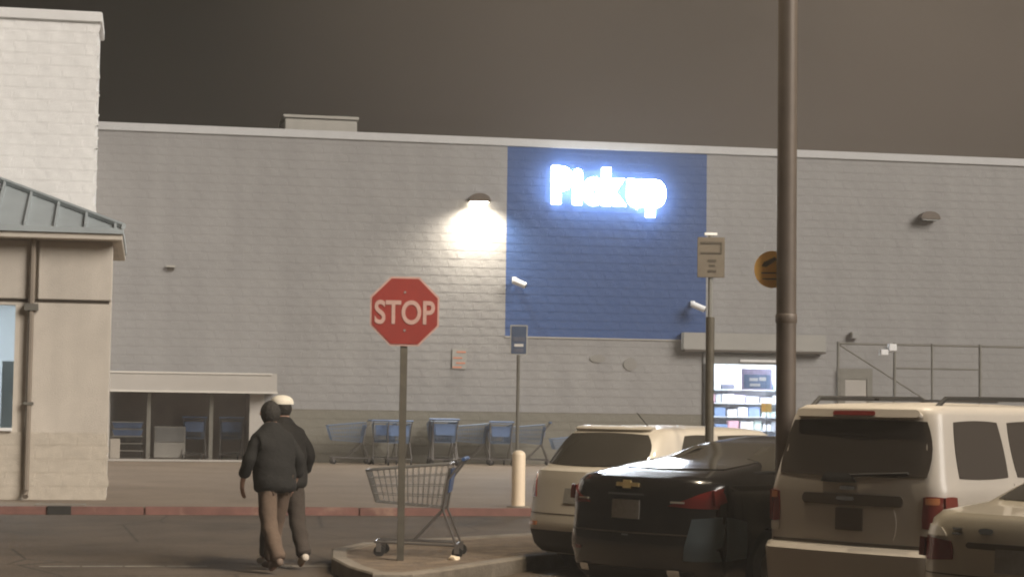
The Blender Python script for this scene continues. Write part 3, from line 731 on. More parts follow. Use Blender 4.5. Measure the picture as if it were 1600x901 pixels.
# ------------------------------------------------------------------ shopping carts
def make_cart(label, group, wire='wire', seat='blue_plastic', r_=.0046):
    t = thing('shopping_cart', label, 'shopping cart', group=group)
    A = dict(rt=(-.36,.95,.28), ft=(.50,.87,.20), rb=(-.28,.50,.23), fb=(.40,.55,.17))   # x, z, half width
    def P(u, v, s):   # u rear->front, v bottom->top, side
        q = []
        for i in range(3):
            lo = A['rb'][i]*(1-u)+A['fb'][i]*u; hi = A['rt'][i]*(1-u)+A['ft'][i]*u; q.append(lo*(1-v)+hi*v)
        return (q[0], s*q[2], q[1])
    w = MB()
    for s in (-1, 1):
        for i in range(15): w.tube([P(i/14,0,s), P(i/14,1,s)], r_, 4, False)
        for v in (.0, .25, .5, .75): w.tube([P(0,v,s), P(1,v,s)], r_*1.2, 4, False)
    for i in range(8):
        s = -1+2*i/7
        w.tube([P(0,0,s), P(1,0,s)], r_, 4, False); w.tube([P(1,0,s), P(1,1,s)], r_, 4, False); w.tube([P(0,0,s), P(0,.9,s)], r_, 4, False)
    for v in (.25, .5, .75):
        for u in (0, 1): w.tube([P(u,v,-1), P(u,v,1)], r_, 4, False)
    for i in range(6): w.tube([P(i/5,0,-1), P(i/5,0,1)], r_, 4, False)
    bk = w.build('basket', wire, t)
    MB().tube([P(0,1,-1), P(1,1,-1), P(1,1,1), P(0,1,1), P(0,1,-1)], .011, 6).build('rim', wire, bk)
    f = MB()
    for s in (-1, 1):
        f.tube([(-.50,s*.27,1.0), (-.34,s*.26,.78), (-.30,s*.25,.48), (-.44,s*.27,.13)], .012, 6)
        f.tube([(-.30,s*.24,.5), (.02,s*.22,.16)], .010, 6)
        f.tube([(-.44,s*.27,.13), (.40,s*.19,.15)], .013, 6)
    f.tube([(.40,-.19,.15),(.40,.19,.15)], .012, 6); f.tube([(-.43,-.27,.135),(-.43,.27,.135)], .010, 6)
    for i in range(1, 6): f.tube([(-.4,-.26+.52*i/6,.15),(.38,-.18+.36*i/6,.165)], .007, 4)
    f.build('frame', 'wire_dark', t, smooth=True)
    MB().tube([(-.50,-.29,1.0),(-.50,.29,1.0)], .020, 8).build('handle', seat, t, smooth=True)
    MB().add([(-.352,-.20,.66),(-.352,.20,.66),(-.385,.22,.90),(-.385,-.22,.90),(-.340,-.20,.66),(-.340,.20,.66),(-.372,.22,.90),(-.372,-.22,.90)], [(0,1,2,3),(7,6,5,4),(0,4,5,1),(1,5,6,2),(2,6,7,3),(3,7,4,0)]).build('seat_flap', seat, t)
    for (x, y) in ((-.43,.26),(-.43,-.26),(.37,.19),(.37,-.19)):
        c = MB().lathe([(.03,-.014),(.058,-.014),(.058,.014),(.03,.014)], (x-.02,y,.058), 12, 'Y').build('caster', 'rubber', t)
        MB().box(x-.04,x+.012,y-.022,y-.016,.05,.14).box(x-.04,x+.012,y+.016,y+.022,.05,.14).build('fork', 'wire_dark', c)
    return t
cart0 = make_cart('wire shopping cart with blue seat left on the island behind the stop sign', 'shopping carts')
cart0.location = (2.74, 19.62, .128); cart0.rotation_euler = (0, 0, R(180-14))
wall_carts = [  # x, y, rz, scale, label
    (4.55, 43.95, 182, 1.0, 'leftmost lone shopping cart parked along the grey store wall'),
    (5.35, 44.05, 90, 1.0, 'pale blue shopping cart, first of the nested pair seen just left of the stop post'),
    (5.62, 43.62, 92, 1.0, 'shopping cart pushed behind the nested pair left of the stop post'),
    (6.65, 44.05, 90, 1.05, 'back cart of the nested stack directly right of the stop post'),
    (6.67, 43.80, 90, 1.05, 'middle cart of the nested stack directly right of the stop post'),
    (6.66, 43.53, 90, 1.05, 'front cart of the nested stack directly right of the stop post'),
    (7.42, 44.10, 178, 1.0, 'shopping cart turned sideways between the nested stack and the blue sign post'),
    (8.05, 44.05, 88, 1.0, 'blue shopping cart just left of the blue sign post at the wall'),
    (8.75, 43.95, 172, 1.0, 'shopping cart against the wall just right of the blue sign post'),
    (9.55, 43.6, 186, .72, 'low small cart near the wall above the white car'),
]
mat('cart_far', (.14,.19,.28), 0.4, metal=.3)
cart1 = make_cart('x', 'shopping carts', 'cart_far', 'pale_blue_plastic', .0075)
for i, (x, y, rz, sc, lb) in enumerate(wall_carts):
    c = cart1 if i == 0 else copy_tree(cart1); c['label'] = lb; c.location = (x, y, walk_z(y)+.002); c.rotation_euler = (0,0,R(rz)); c.scale = (sc,)*3
for i, (x, y, rz, lb) in enumerate(((1.10, YW+1.0, 90, 'shopping cart behind the middle pane of the dark cart bay'), (1.95, YW+.95, 90, 'shopping cart behind the right pane of the dark cart bay'), (1.97, YW+1.35, 90, 'shopping cart nested at the back behind the right pane of the cart bay'))):
    c = copy_tree(cart1); c['label'] = lb; c.location = (x, y, ZW+.007); c.rotation_euler = (0,0,R(rz)); c.scale = (1,1,1)
cb = thing('storage_cabinet', 'pale grey cabinet standing inside the cart bay behind the left mullion', 'cabinet', (.18, YW+.6, ZW+.006))
part(cb, 'body', 'unit_metal', (0,.72,0,.5,.05,.78), bevel=.015); part(cb, 'door', 'grey_metal', (.03,.69,-.016,-.001,.42,.75)); part(cb, 'plinth', 'trim_dark', (.02,.70,.02,.48,0,.049))
bsk = thing('basket_rack', 'rack of stacked grey hand baskets behind the left pane of the cart bay', 'rack', (-.42, YW+.7, ZW+.006))
part(bsk, 'base', 'wire_dark', (-.36,.36,-.2,.22,.0,.06))
for i in range(5):
    z = .065+i*.165
    MB().add([(-.30,-.17,z),(.30,-.17,z),(.30,.19,z),(-.30,.19,z),(-.36,-.21,z+.15),(.36,-.21,z+.15),(.36,.23,z+.15),(-.36,.23,z+.15)], [(0,3,2,1),(0,1,5,4),(1,2,6,5),(2,3,7,6),(3,0,4,7)]).build('hand_basket', 'pale_blue_plastic' if i > 2 else 'dark_metal', bsk)
    part(bsk, 'basket_rim', 'unit_metal', (-.37,.37,-.225,-.212,z+.138,z+.158))
pk = thing('floor_box', 'small pinkish box at the foot of the basket rack in the cart bay', 'box', (-.72, YW+.22, ZW+.047)); part(pk, 'body', 'tan_trim', (-.09,.14,-.09,.08,0,.46), bevel=.01); part(pk, 'lid', 'trim_dark', (-.1,.15,-.1,.09,.462,.48))

# ------------------------------------------------------------------ cars
class Car:
    """body stacked from horizontal slices; keys = (z, rear x, front x, half width, rear corner radius, front corner radius, rear crown)"""
    def __init__(s, name, label, keys, paint, loc, rz, top):
        s.keys, s.top = keys, top
        s.t = thing(name, label, 'car', loc, rz)
        s.paint = paint
    def at(s, z):
        K = s.keys
        if z <= K[0][0]: return K[0][1:]
        for a, b_ in zip(K[:-1], K[1:]):
            if z <= b_[0]:
                f = (z-a[0])/(b_[0]-a[0]); f2 = f
                return tuple(p*(1-f2)+q*f2 for p, q in zip(a[1:], b_[1:]))
        return K[-1][1:]
    def outline(s, z, NR=9, NC=8, NS=26, NF=7):
        xr, xf, w, rr, rf_, cr = s.at(z); pts = []
        for i in range(NR): pts.append([xr, (w-rr)*i/NR])
        for i in range(NC): a = math.pi/2*i/NC; pts.append([xr+rr-rr*math.cos(a), w-rr+rr*math.sin(a)])
        xa, xb = xr+rr, xf-rf_
        for i in range(NS): pts.append([xa+(xb-xa)*i/NS, w])
        for i in range(NC): a = math.pi/2*i/NC; pts.append([xf-rf_+rf_*math.sin(a), w-rf_+rf_*math.cos(a)])
        for i in range(NF+1): pts.append([xf, (w-rf_)*(1-i/NF)])
        out = []
        for x, y in pts:
            q = x + cr*(y/w)**2*max(0, 1-(x-xr)/1.2) - 1.6*cr*(y/w)**2*max(0, 1-(xf-x)/1.2)
            mid_ = (x-xr)/(xf-xr)
            yy = y*(1 - .035*abs(mid_*2-1)**3)
            out.append((q, yy))
        return out
    def pt(s, mode, a, z, off=0.0):
        def raw(a, z):
            xr, xf, w, rr, rf_, cr = s.at(z)
            if mode == 'rear':
                y = max(-w, min(w, a)); ex = max(0, abs(y)-(w-rr)); x = xr+rr-math.sqrt(max(0, rr*rr-ex*ex))
                return Vector((x + cr*(y/w)**2*max(0, 1-(x-xr)/1.2), y*(1-.035), z))
            sg_ = 1 if a > 0 else -1; x = abs(a); mid_ = (x-xr)/(xf-xr)
            dx = max(0, xr+rr-x); y = w-rr+math.sqrt(max(0, rr*rr-min(dx, rr)**2))
            return Vector((x, sg_*y*(1-.035*abs(mid_*2-1)**3), z))
        p = raw(a, z); e_ = .01
        da = raw(a+e_, z)-raw(a-e_, z); dz = raw(a, z+e_)-raw(a, z-e_)
        nn = da.cross(dz).normalized()
        out = Vector((-1,0,.0)) if mode == 'rear' else Vector((0, 1 if a > 0 else -1, 0))
        if nn.dot(out) < 0: nn = -nn
        return p + nn*off
    def patch(s, name, material, mode, corners, off=.006, parent=None, nu=14, nv=6, k_=.10, depth=.03):
        """corners (a,z): bottom-left, bottom-right, top-right, top-left"""
        mb = MB(); V = []; C4 = corners
        for j in range(nv+1):
            for i in range(nu+1):
                S, T = 2*i/nu-1, 2*j/nv-1
                S2, T2 = S*math.sqrt(1-k_*T*T), T*math.sqrt(1-k_*S*S)
                u, v = (S2+1)/2, (T2+1)/2
                a = (C4[0][0]*(1-u)+C4[1][0]*u)*(1-v) + (C4[3][0]*(1-u)+C4[2][0]*u)*v
                z = (C4[0][1]*(1-u)+C4[1][1]*u)*(1-v) + (C4[3][1]*(1-u)+C4[2][1]*u)*v
                V.append((a, z))
        P = [s.pt(mode, a, z, off) for a, z in V]; Q = [s.pt(mode, a, z, -depth) for a, z in V]
        W = nu+1; F_ = [(j*W+i, j*W+i+1, (j+1)*W+i+1, (j+1)*W+i) for j in range(nv) for i in range(nu)]
        bd = [i for i in range(W)] + [(j+1)*W-1 for j in range(1, nv+1)] + [nv*W+i for i in range(nu-1, -1, -1)] + [j*W for j in range(nv-1, 0, -1)]
        N = len(P); V2 = P + [Q[i] for i in bd]
        for i in range(len(bd)): F_.append((bd[i], bd[(i+1) % len(bd)], N+(i+1) % len(bd), N+i))
        mb.add(V2, F_)
        return mb.build(name, material, parent or s.t, smooth=True)
    def sides(s, name, material, cs, **kw):
        s.patch(name, material, 'side', cs, **kw)
        return s.patch(name, material, 'side', [(-a, z) for a, z in cs], **kw)
    def body(s, zlist, wheels, wr):
        rings = []
        for z in zlist:
            h = s.outline(z); full = h + [(x, -y) for x, y in h[::-1][1:-1]]
            rings.append([(x, y, z) for x, y in full])
        N = len(rings[0]); mb = MB(); V = [p for r_ in rings for p in r_]
        F_ = [(i*N+j, i*N+(j+1) % N, (i+1)*N+(j+1) % N, (i+1)*N+j) for i in range(len(rings)-1) for j in range(N)]
        # closed crowned roof and flat underside
        last = rings[-1]; cxm = sum(p[0] for p in last)/N
        prev = (len(rings)-1)*N
        for q, hz in ((.75, .45), (.45, .8), (.15, 1.0)):
            V += [((p[0]-cxm)*q+cxm, p[1]*q, last[0][2]+(s.top-last[0][2])*hz) for p in last]
            cur = len(V)-N; F_ += [(prev+j, prev+(j+1) % N, cur+(j+1) % N, cur+j) for j in range(N)]; prev = cur
        V.append((cxm, 0, s.top)); F_ += [(prev+j, prev+(j+1) % N, len(V)-1) for j in range(N)]
        V.append((cxm, 0, rings[0][0][2])); F_ += [((j+1) % N, j, len(V)-1) for j in range(N)]
        o = mb.add(V, F_).build('body', s.paint, s.t, smooth=True)
        hw = max(k_[3] for k_ in s.keys)
        cut = MB()
        for wx in wheels:
            for sd in (-1, 1):
                cut.lathe([(wr+.055, sd*(hw-.30)), (wr+.055, sd*(hw+.2))], (wx, 0, wr), 28, 'Y')
        c = cut.build('cut', 'bottom_plastic')
        md = o.modifiers.new('b', 'BOOLEAN'); md.operation = 'DIFFERENCE'; md.object = c; md.solver = 'EXACT'
        c.parent = s.t; bpy.context.view_layer.update()
        me = evaluated(o); o.modifiers.clear(); o.data = me
        me.set_sharp_from_angle(angle=R(38))
        bpy.data.objects.remove(c)
        for wx in wheels:
            for sd in (-1, 1):
                y0 = sd*(hw-.22)
                w = thing('wheel', None, None); w.parent = s.t; w.location = (wx, y0, wr)
                MB().lathe([(wr*.62,0),(wr*.95,0),(wr,sd*.03),(wr,sd*.17),(wr*.95,sd*.20),(wr*.66,sd*.20),(wr*.62,sd*.17)], n=28, axis='Y').build('tyre', 'rubber', w, smooth=True)
                rim = MB().lathe([(wr*.60,sd*.15),(wr*.60,sd*.165),(wr*.2,sd*.19),(.02,sd*.19)], n=28, axis='Y')
                rim.build('rim', 'rim', w, smooth=True)
        return o
RZ = R(33.3)

def sedan(name, label, paint, loc, W, L, top, trunk, deck_z, tail, glassm, lower, sl_=1.0):
    w = W/2
    keys = [(.20,.14,L-.14,w-.09,.25,.3,.10),(.30,.04,L-.03,w-.03,.25,.35,.12),(.52,.0,L,w,.24,.4,.13),(.70,.03,L-.06,w,.24,.42,.13),
            (deck_z-.16,.04,L-.18,w-.012,.24,.42,.13),(deck_z-.05,.07,L-1.0,w-.03,.25,.35,.13),(deck_z,.11,L-1.30,w-.07,.27,.3,.13),
            (deck_z+.045,trunk,L-1.40,w-.11,.28,.3,.10),(top-.20,trunk+sl_*.55,L-1.95,w-.20,.22,.25,.07),(top-.07,trunk+sl_*.92,L-2.25,w-.26,.2,.2,.05),(top-.025,trunk+sl_*1.15,L-2.45,w-.34,.2,.2,.04)]
    c = Car(name, label, keys, paint, loc, RZ, top)
    zl = [.20,.25,.30,.38,.46,.52,.60,.68,.76,deck_z-.16,deck_z-.11,deck_z-.05,deck_z-.02,deck_z,deck_z+.015,deck_z+.03,deck_z+.045,deck_z+.10,deck_z+.16,deck_z+.22,top-.20,top-.14,top-.07,top-.05,top-.025]
    c.body(zl, (1.0, L-.95), .325)
    c.patch('rear_window', glassm, 'rear', [(-w+.22,deck_z+.06),(w-.22,deck_z+.06),(w-.36,top-.075),(-w+.36,top-.075)], off=.008)
    x0 = trunk+.50
    c.sides('side_window', glassm, [(x0+.02,deck_z+.05),(x0+.95,deck_z+.05),(x0+.98,top-.09),(x0+.52,top-.09)], off=.006)
    c.sides('side_window', glassm, [(x0+1.03,deck_z+.05),(L-1.55,deck_z+.05),(L-2.22,top-.09),(x0+1.06,top-.09)], off=.006)
    c.sides('door_seam', 'trim_dark', [(x0+.985,.42),(x0+.997,.42),(x0+.997,deck_z+.02),(x0+.985,deck_z+.02)], off=.002, nu=1)
    c.sides('door_handle', 'chrome', [(x0+.55,.80),(x0+.75,.80),(x0+.75,.83),(x0+.55,.83)], off=.03, nu=4, nv=2)
    c.patch('lower_valance', lower, 'rear', [(-w+.18,.22),(w-.18,.22),(w-.15,.33),(-w+.15,.33)], off=.008)
    c.patch('bumper_seam', 'trim_dark', 'rear', [(-w+.03,.622),(w-.03,.622),(w-.03,.632),(-w+.03,.632)], off=.0025, nv=1, nu=40)
    for sd in (-1, 1):
        m_ = MB().add([], [])
        x = L-1.75; y = sd*(w-.02); m_.lathe([(.03,0),(.075,.03),(.085,.09),(.06,.13)], (0,0,0), 12); mo = m_.build('mirror', paint, c.t, smooth=True)
        mo.location = (x, y+sd*.06, deck_z-.02); mo.scale = (.7, 1.0, 1.1)
    return c, w

# white hatchback beside the island
L = 4.45; w = .87
keys = [(.22,.16,L-.14,w-.10,.26,.3,.10),(.30,.06,L-.03,w-.03,.28,.35,.13),(.50,.0,L,w,.28,.4,.14),(.62,.02,L-.02,w,.28,.42,.14),(.86,.07,L-.10,w,.26,.42,.13),
        (.98,.09,L-.45,w-.02,.26,.38,.13),(1.06,.11,L-1.05,w-.04,.26,.33,.13),(1.10,.20,L-1.20,w-.07,.26,.3,.12),(1.30,.36,L-1.65,w-.15,.22,.25,.09),
        (1.44,.50,L-1.95,w-.21,.18,.22,.07),(1.485,.56,L-2.05,w-.25,.18,.2,.06),(1.51,.68,L-2.25,w-.33,.18,.2,.05)]
c = Car('white_hatchback', 'cream white hatchback parked next to the island behind the black sedan', keys, 'paint_white', (4.11,18.48,0), RZ, 1.535)
c.body([.22,.26,.30,.40,.50,.56,.62,.70,.78,.86,.92,.98,1.02,1.06,1.08,1.10,1.16,1.23,1.30,1.37,1.44,1.465,1.485,1.50,1.51], (.95, L-.92), .33)
c.patch('rear_window', 'car_glass', 'rear', [(-w+.16,1.115),(w-.16,1.115),(w-.28,1.45),(-w+.28,1.45)], off=.008, k_=.18)
sp = c.patch('spoiler', 'paint_white', 'rear', [(-.54,1.47),(.54,1.47),(.52,1.50),(-.52,1.50)], off=.03, depth=.02)
c.sides('side_window', 'car_glass', [(.70,1.12),(1.32,1.12),(1.32,1.44),(.92,1.44)], off=.006)
c.sides('side_window', 'car_glass', [(1.40,1.12),(2.9,1.12),(2.42,1.44),(1.40,1.44)], off=.006)
c.sides('door_seam', 'trim_dark', [(1.355,.42),(1.365,.42),(1.365,1.09),(1.355,1.09)], off=.002, nu=1)
for sd in (-1, 1):
    mo = MB().lathe([(.03,0),(.075,.03),(.085,.09),(.06,.13)], n=12).build('mirror', 'paint_white', c.t, smooth=True); mo.location = (L-1.65, sd*(w+.02), 1.06); mo.scale = (.7, .9, 1.1)
c.patch('lower_bumper', 'bottom_plastic', 'rear', [(-w+.02,.235),(w-.02,.235),(w-.02,.46),(-w+.02,.46)], off=.008, nu=40)
for sd in (1, -1):
    tl = c.patch('taillight', 'tail_red', 'rear', [(sd*.62,.78),(sd*(w-.03),.78),(sd*(w-.04),1.03),(sd*.70,1.03)], off=.010)
    c.patch('reverse_lamp', 'tail_clear', 'rear', [(sd*.68,.94),(sd*.78,.94),(sd*.78,.97),(sd*.68,.97)], off=.016, parent=tl)
    c.patch('reflector', 'tail_amber', 'rear', [(sd*.55,.50),(sd*.70,.50),(sd*.70,.54),(sd*.55,.54)], off=.010)
c.patch('license_plate', 'plate', 'rear', [(-.16,.74),(.16,.74),(.16,.89),(-.16,.89)], off=.010, k_=.02)
c.t.scale = (1, 1, .975)
c.patch('hatch_seam', 'trim_dark', 'rear', [(-w+.10,.622),(w-.10,.622),(w-.10,.632),(-w+.10,.632)], off=.0025, nv=1, nu=40)
MB().tube([(1.0,-.1,1.53),(.84,-.1,1.66)], .006, 5).build('antenna', 'dark_metal', c.t)

# black sedan with a gold emblem
c, w = sedan('black_sedan', 'glossy black sedan with red tail lights and a gold bow-tie shaped emblem', 'paint_black', (3.95,15.754,0), 1.72, 4.75, 1.43, .36, 1.09, 'tail_red', 'car_glass', 'bottom_plastic', 1.4)
for sd in (1, -1):
    tl = c.patch('taillight', 'tail_red', 'rear', [(sd*.44,.86),(sd*(w-.02),.84),(sd*(w-.03),1.02),(sd*.66,.93)], off=.010)
    c.patch('lens_line', 'tail_clear', 'rear', [(sd*.48,.885),(sd*.62,.885),(sd*.62,.90),(sd*.48,.90)], off=.016, parent=tl, nv=1, depth=.005)
    c.patch('taillight_end', 'tail_red', 'side', [(-sd*.10,.87),(-sd*.34,.90),(-sd*.30,1.0),(-sd*.10,1.01)] if False else [(sd*.22,.87),(sd*.36,.90),(sd*.33,.98),(sd*.22,1.0)], off=.008)
    if sd > 0: c.patch('reflector', 'tail_dark_red', 'rear', [(sd*.56,.46),(sd*.72,.46),(sd*.72,.49),(sd*.56,.49)], off=.010)
    c.patch('exhaust_tip', 'chrome', 'rear', [(sd*.46,.29),(sd*.58,.29),(sd*.58,.34),(sd*.46,.34)], off=.02, nu=4, nv=2)
c.patch('license_plate', 'plate', 'rear', [(-.16,.74),(.16,.74),(.16,.90),(-.16,.90)], off=.010, k_=.02)
c.patch('plate_bar', 'chrome', 'rear', [(-.22,.935),(.22,.935),(.22,.95),(-.22,.95)], off=.014, nv=1)
em = c.patch('emblem', 'gold', 'rear', [(-.13,1.005),(.13,1.005),(.13,1.035),(-.13,1.035)], off=.016, nv=1, k_=0)
c.patch('emblem_centre', 'gold', 'rear', [(-.045,.99),(.045,.99),(.06,1.05),(-.03,1.05)], off=.019, nv=1, k_=0, parent=em)
c.patch('trunk_edge', 'chrome', 'rear', [(-.50,1.072),(.60,1.072),(.60,1.080),(-.50,1.080)], off=.004, nv=1)
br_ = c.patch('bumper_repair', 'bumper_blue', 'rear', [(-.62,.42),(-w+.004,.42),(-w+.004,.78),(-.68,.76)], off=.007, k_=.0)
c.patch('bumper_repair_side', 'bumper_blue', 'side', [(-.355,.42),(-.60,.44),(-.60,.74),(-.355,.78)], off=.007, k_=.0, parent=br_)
c.sides('window_trim', 'chrome', [(.75,1.125),(3.0,1.135),(3.0,1.147),(.75,1.140)], off=.010, nu=20, nv=1)
c.patch('badge', 'chrome', 'rear', [(.50,1.03),(.62,1.03),(.62,1.045),(.50,1.045)], off=.012, nv=1)
c.patch('key_lock', 'chrome', 'rear', [(-.06,.60),(.02,.60),(.02,.615),(-.06,.615)], off=.012, nv=1)

# cream boxy suv
L = 4.45; w = .84
keys = [(.28,.10,L-.12,w-.10,.14,.3,.05),(.34,.01,L-.03,w-.02,.15,.3,.06),(.60,.0,L,w,.15,.3,.06),(.635,.03,L,w,.15,.3,.06),(.645,.10,L,w-.005,.12,.3,.05),
        (.98,.11,L-.06,w-.005,.12,.3,.05),(1.06,.115,L-.35,w-.01,.12,.3,.05),(1.10,.12,L-1.15,w-.02,.12,.28,.05),(1.15,.125,L-1.28,w-.035,.12,.26,.05),
        (1.60,.235,L-1.85,w-.13,.10,.2,.05),(1.675,.26,L-2.0,w-.155,.10,.2,.05),(1.71,.31,L-2.15,w-.20,.12,.2,.04)]
c = Car('cream_suv', 'boxy cream suv with dark tinted rear glass and roof rails', keys, 'paint_cream', (5.165,13.905,0), RZ, 1.74)
c.body([.28,.31,.34,.45,.55,.60,.62,.635,.645,.75,.85,.98,1.03,1.06,1.10,1.15,1.25,1.35,1.45,1.55,1.60,1.64,1.675,1.695,1.71], (.92, L-.88), .36)
c.patch('rear_window', 'tint_glass', 'rear', [(-w+.10,1.165),(w-.10,1.165),(w-.17,1.60),(-w+.17,1.60)], off=.008)
sp = c.patch('spoiler', 'paint_cream', 'rear', [(-.60,1.605),(.60,1.605),(.58,1.665),(-.58,1.665)], off=.05, depth=.02)
c.patch('brake_lamp', 'tail_dark_red', 'rear', [(-.20,1.615),(.20,1.615),(.20,1.65),(-.20,1.65)], off=.058, parent=sp)
gp = c.patch('garnish', 'trim_dark', 'rear', [(-.52,.95),(.44,.95),(.44,1.035),(-.52,1.035)], off=.014)
c.patch('emblem', 'chrome', 'rear', [(-.09,.985),(.09,.985),(.09,1.015),(-.09,1.015)], off=.026, parent=gp, nu=6, nv=2, k_=.3)
c.patch('glass_latch', 'chrome', 'rear', [(-.08,1.065),(.06,1.065),(.06,1.09),(-.08,1.09)], off=.016, nu=5, nv=2)
pr = c.patch('plate_recess', 'paint_cream', 'rear', [(-.46,.70),(.46,.70),(.46,.94),(-.46,.94)], off=.006)
c.patch('license_plate', 'trim_dark', 'rear', [(-.16,.76),(.10,.76),(.10,.93),(-.16,.93)], off=.013, parent=pr, k_=.02)
c.patch('bumper_step', 'trim_dark', 'rear', [(-w+.04,.648),(w-.04,.648),(w-.04,.672),(-w+.04,.672)], off=.004, nu=40, nv=1)
wp = c.patch('wiper_base', 'bottom_plastic', 'rear', [(-.10,1.12),(.26,1.12),(.22,1.19),(-.02,1.19)], off=.02)
MB().tube([tuple(c.pt('rear',-.05,1.17,.03)), tuple(c.pt('rear',-.55,1.20,.02))], .010, 5).build('wiper', 'bottom_plastic', c.t)
for sd in (1, -1):
    tl = c.patch('taillight', 'tail_dark_red', 'rear', [(sd*(w-.16),.80),(sd*(w-.015),.80),(sd*(w-.015),1.04),(sd*(w-.15),1.04)], off=.010)
    c.patch('taillight_side', 'tail_dark_red', 'side', [(sd*.21,.80),(sd*.36,.80),(sd*.36,1.04),(sd*.21,1.04)], off=.010)
    c.patch('lens_window', 'tail_clear', 'rear', [(sd*(w-.15),.73),(sd*(w-.02),.73),(sd*(w-.02),.795),(sd*(w-.15),.795)], off=.010)
    c.patch('amber_lens', 'tail_amber', 'rear', [(sd*(w-.13),.98),(sd*(w-.04),.98),(sd*(w-.04),1.03),(sd*(w-.13),1.03)], off=.014, parent=tl, depth=.005)
    MB().tube([(.45,sd*(w-.26),1.70),(.55,sd*(w-.25),1.765),(L-2.5,sd*(w-.25),1.775),(L-2.3,sd*(w-.27),1.71)], .020, 7).build('roof_rail', 'dark_metal', c.t, smooth=True)
    mo = MB().lathe([(.04,0),(.085,.03),(.09,.12),(.06,.17)], n=12).build('mirror', 'bottom_plastic', c.t, smooth=True); mo.location = (L-1.65, sd*(w+.04), 1.12); mo.scale = (.7, .8, 1.1)
c.sides('side_window', 'tint_glass', [(.42,1.16),(1.10,1.16),(1.07,1.60),(.47,1.60)], off=.006)
c.sides('side_window', 'tint_glass', [(1.20,1.16),(2.02,1.16),(2.02,1.60),(1.18,1.60)], off=.006)
c.sides('side_window', 'tint_glass', [(2.10,1.16),(3.0,1.16),(2.66,1.60),(2.10,1.60)], off=.006)
c.sides('door_handle', 'paint_cream', [(1.35,.95),(1.57,.95),(1.57,.99),(1.35,.99)], off=.035, nu=4, nv=2)
c.sides('door_seam', 'trim_dark', [(1.145,.50),(1.155,.50),(1.155,1.14),(1.145,1.14)], off=.002, nu=1)
MB().box(.5, 2.2, -.02, .02, 1.748, 1.765).build('roof_strip', 'dark_metal', c.t)

# tan sedan in the near right corner
c, w = sedan('tan_sedan', 'shiny tan sedan cut off by the right edge in front of the cream suv', 'paint_tan', (5.31,11.20,0), 1.74, 4.7, 1.44, .62, 1.02, 'tail_dark_red', 'car_glass', 'bottom_plastic')
for sd in (1, -1):
    tl = c.patch('taillight', 'tail_dark_red', 'rear', [(sd*.50,.72),(sd*(w-.02),.70),(sd*(w-.03),.86),(sd*.52,.84)], off=.010)
    c.patch('lens_cap', 'tail_clear', 'rear', [(sd*.56,.865),(sd*(w-.03),.865),(sd*(w-.05),.93),(sd*.62,.92)], off=.012)
    c.patch('taillight_end', 'tail_dark_red', 'side', [(sd*.22,.72),(sd*.34,.73),(sd*.32,.83),(sd*.22,.85)], off=.008)
c.patch('license_plate', 'plate', 'rear', [(-.16,.66),(.16,.66),(.16,.81),(-.16,.81)], off=.010, k_=.02)
c.patch('plate_recess', 'trim_dark', 'rear', [(-.40,.80),(.40,.80),(.40,.84),(-.40,.84)], off=.006)
c.patch('emblem', 'chrome', 'rear', [(.18,.89),(.30,.89),(.30,.93),(.18,.93)], off=.014, nu=5, nv=3, k_=.4)
c.patch('badge', 'chrome', 'rear', [(.44,.88),(.52,.88),(.52,.893),(.44,.893)], off=.012, nv=1)
c.patch('badge', 'chrome', 'rear', [(.44,.91),(.52,.91),(.52,.923),(.44,.923)], off=.012, nv=1)

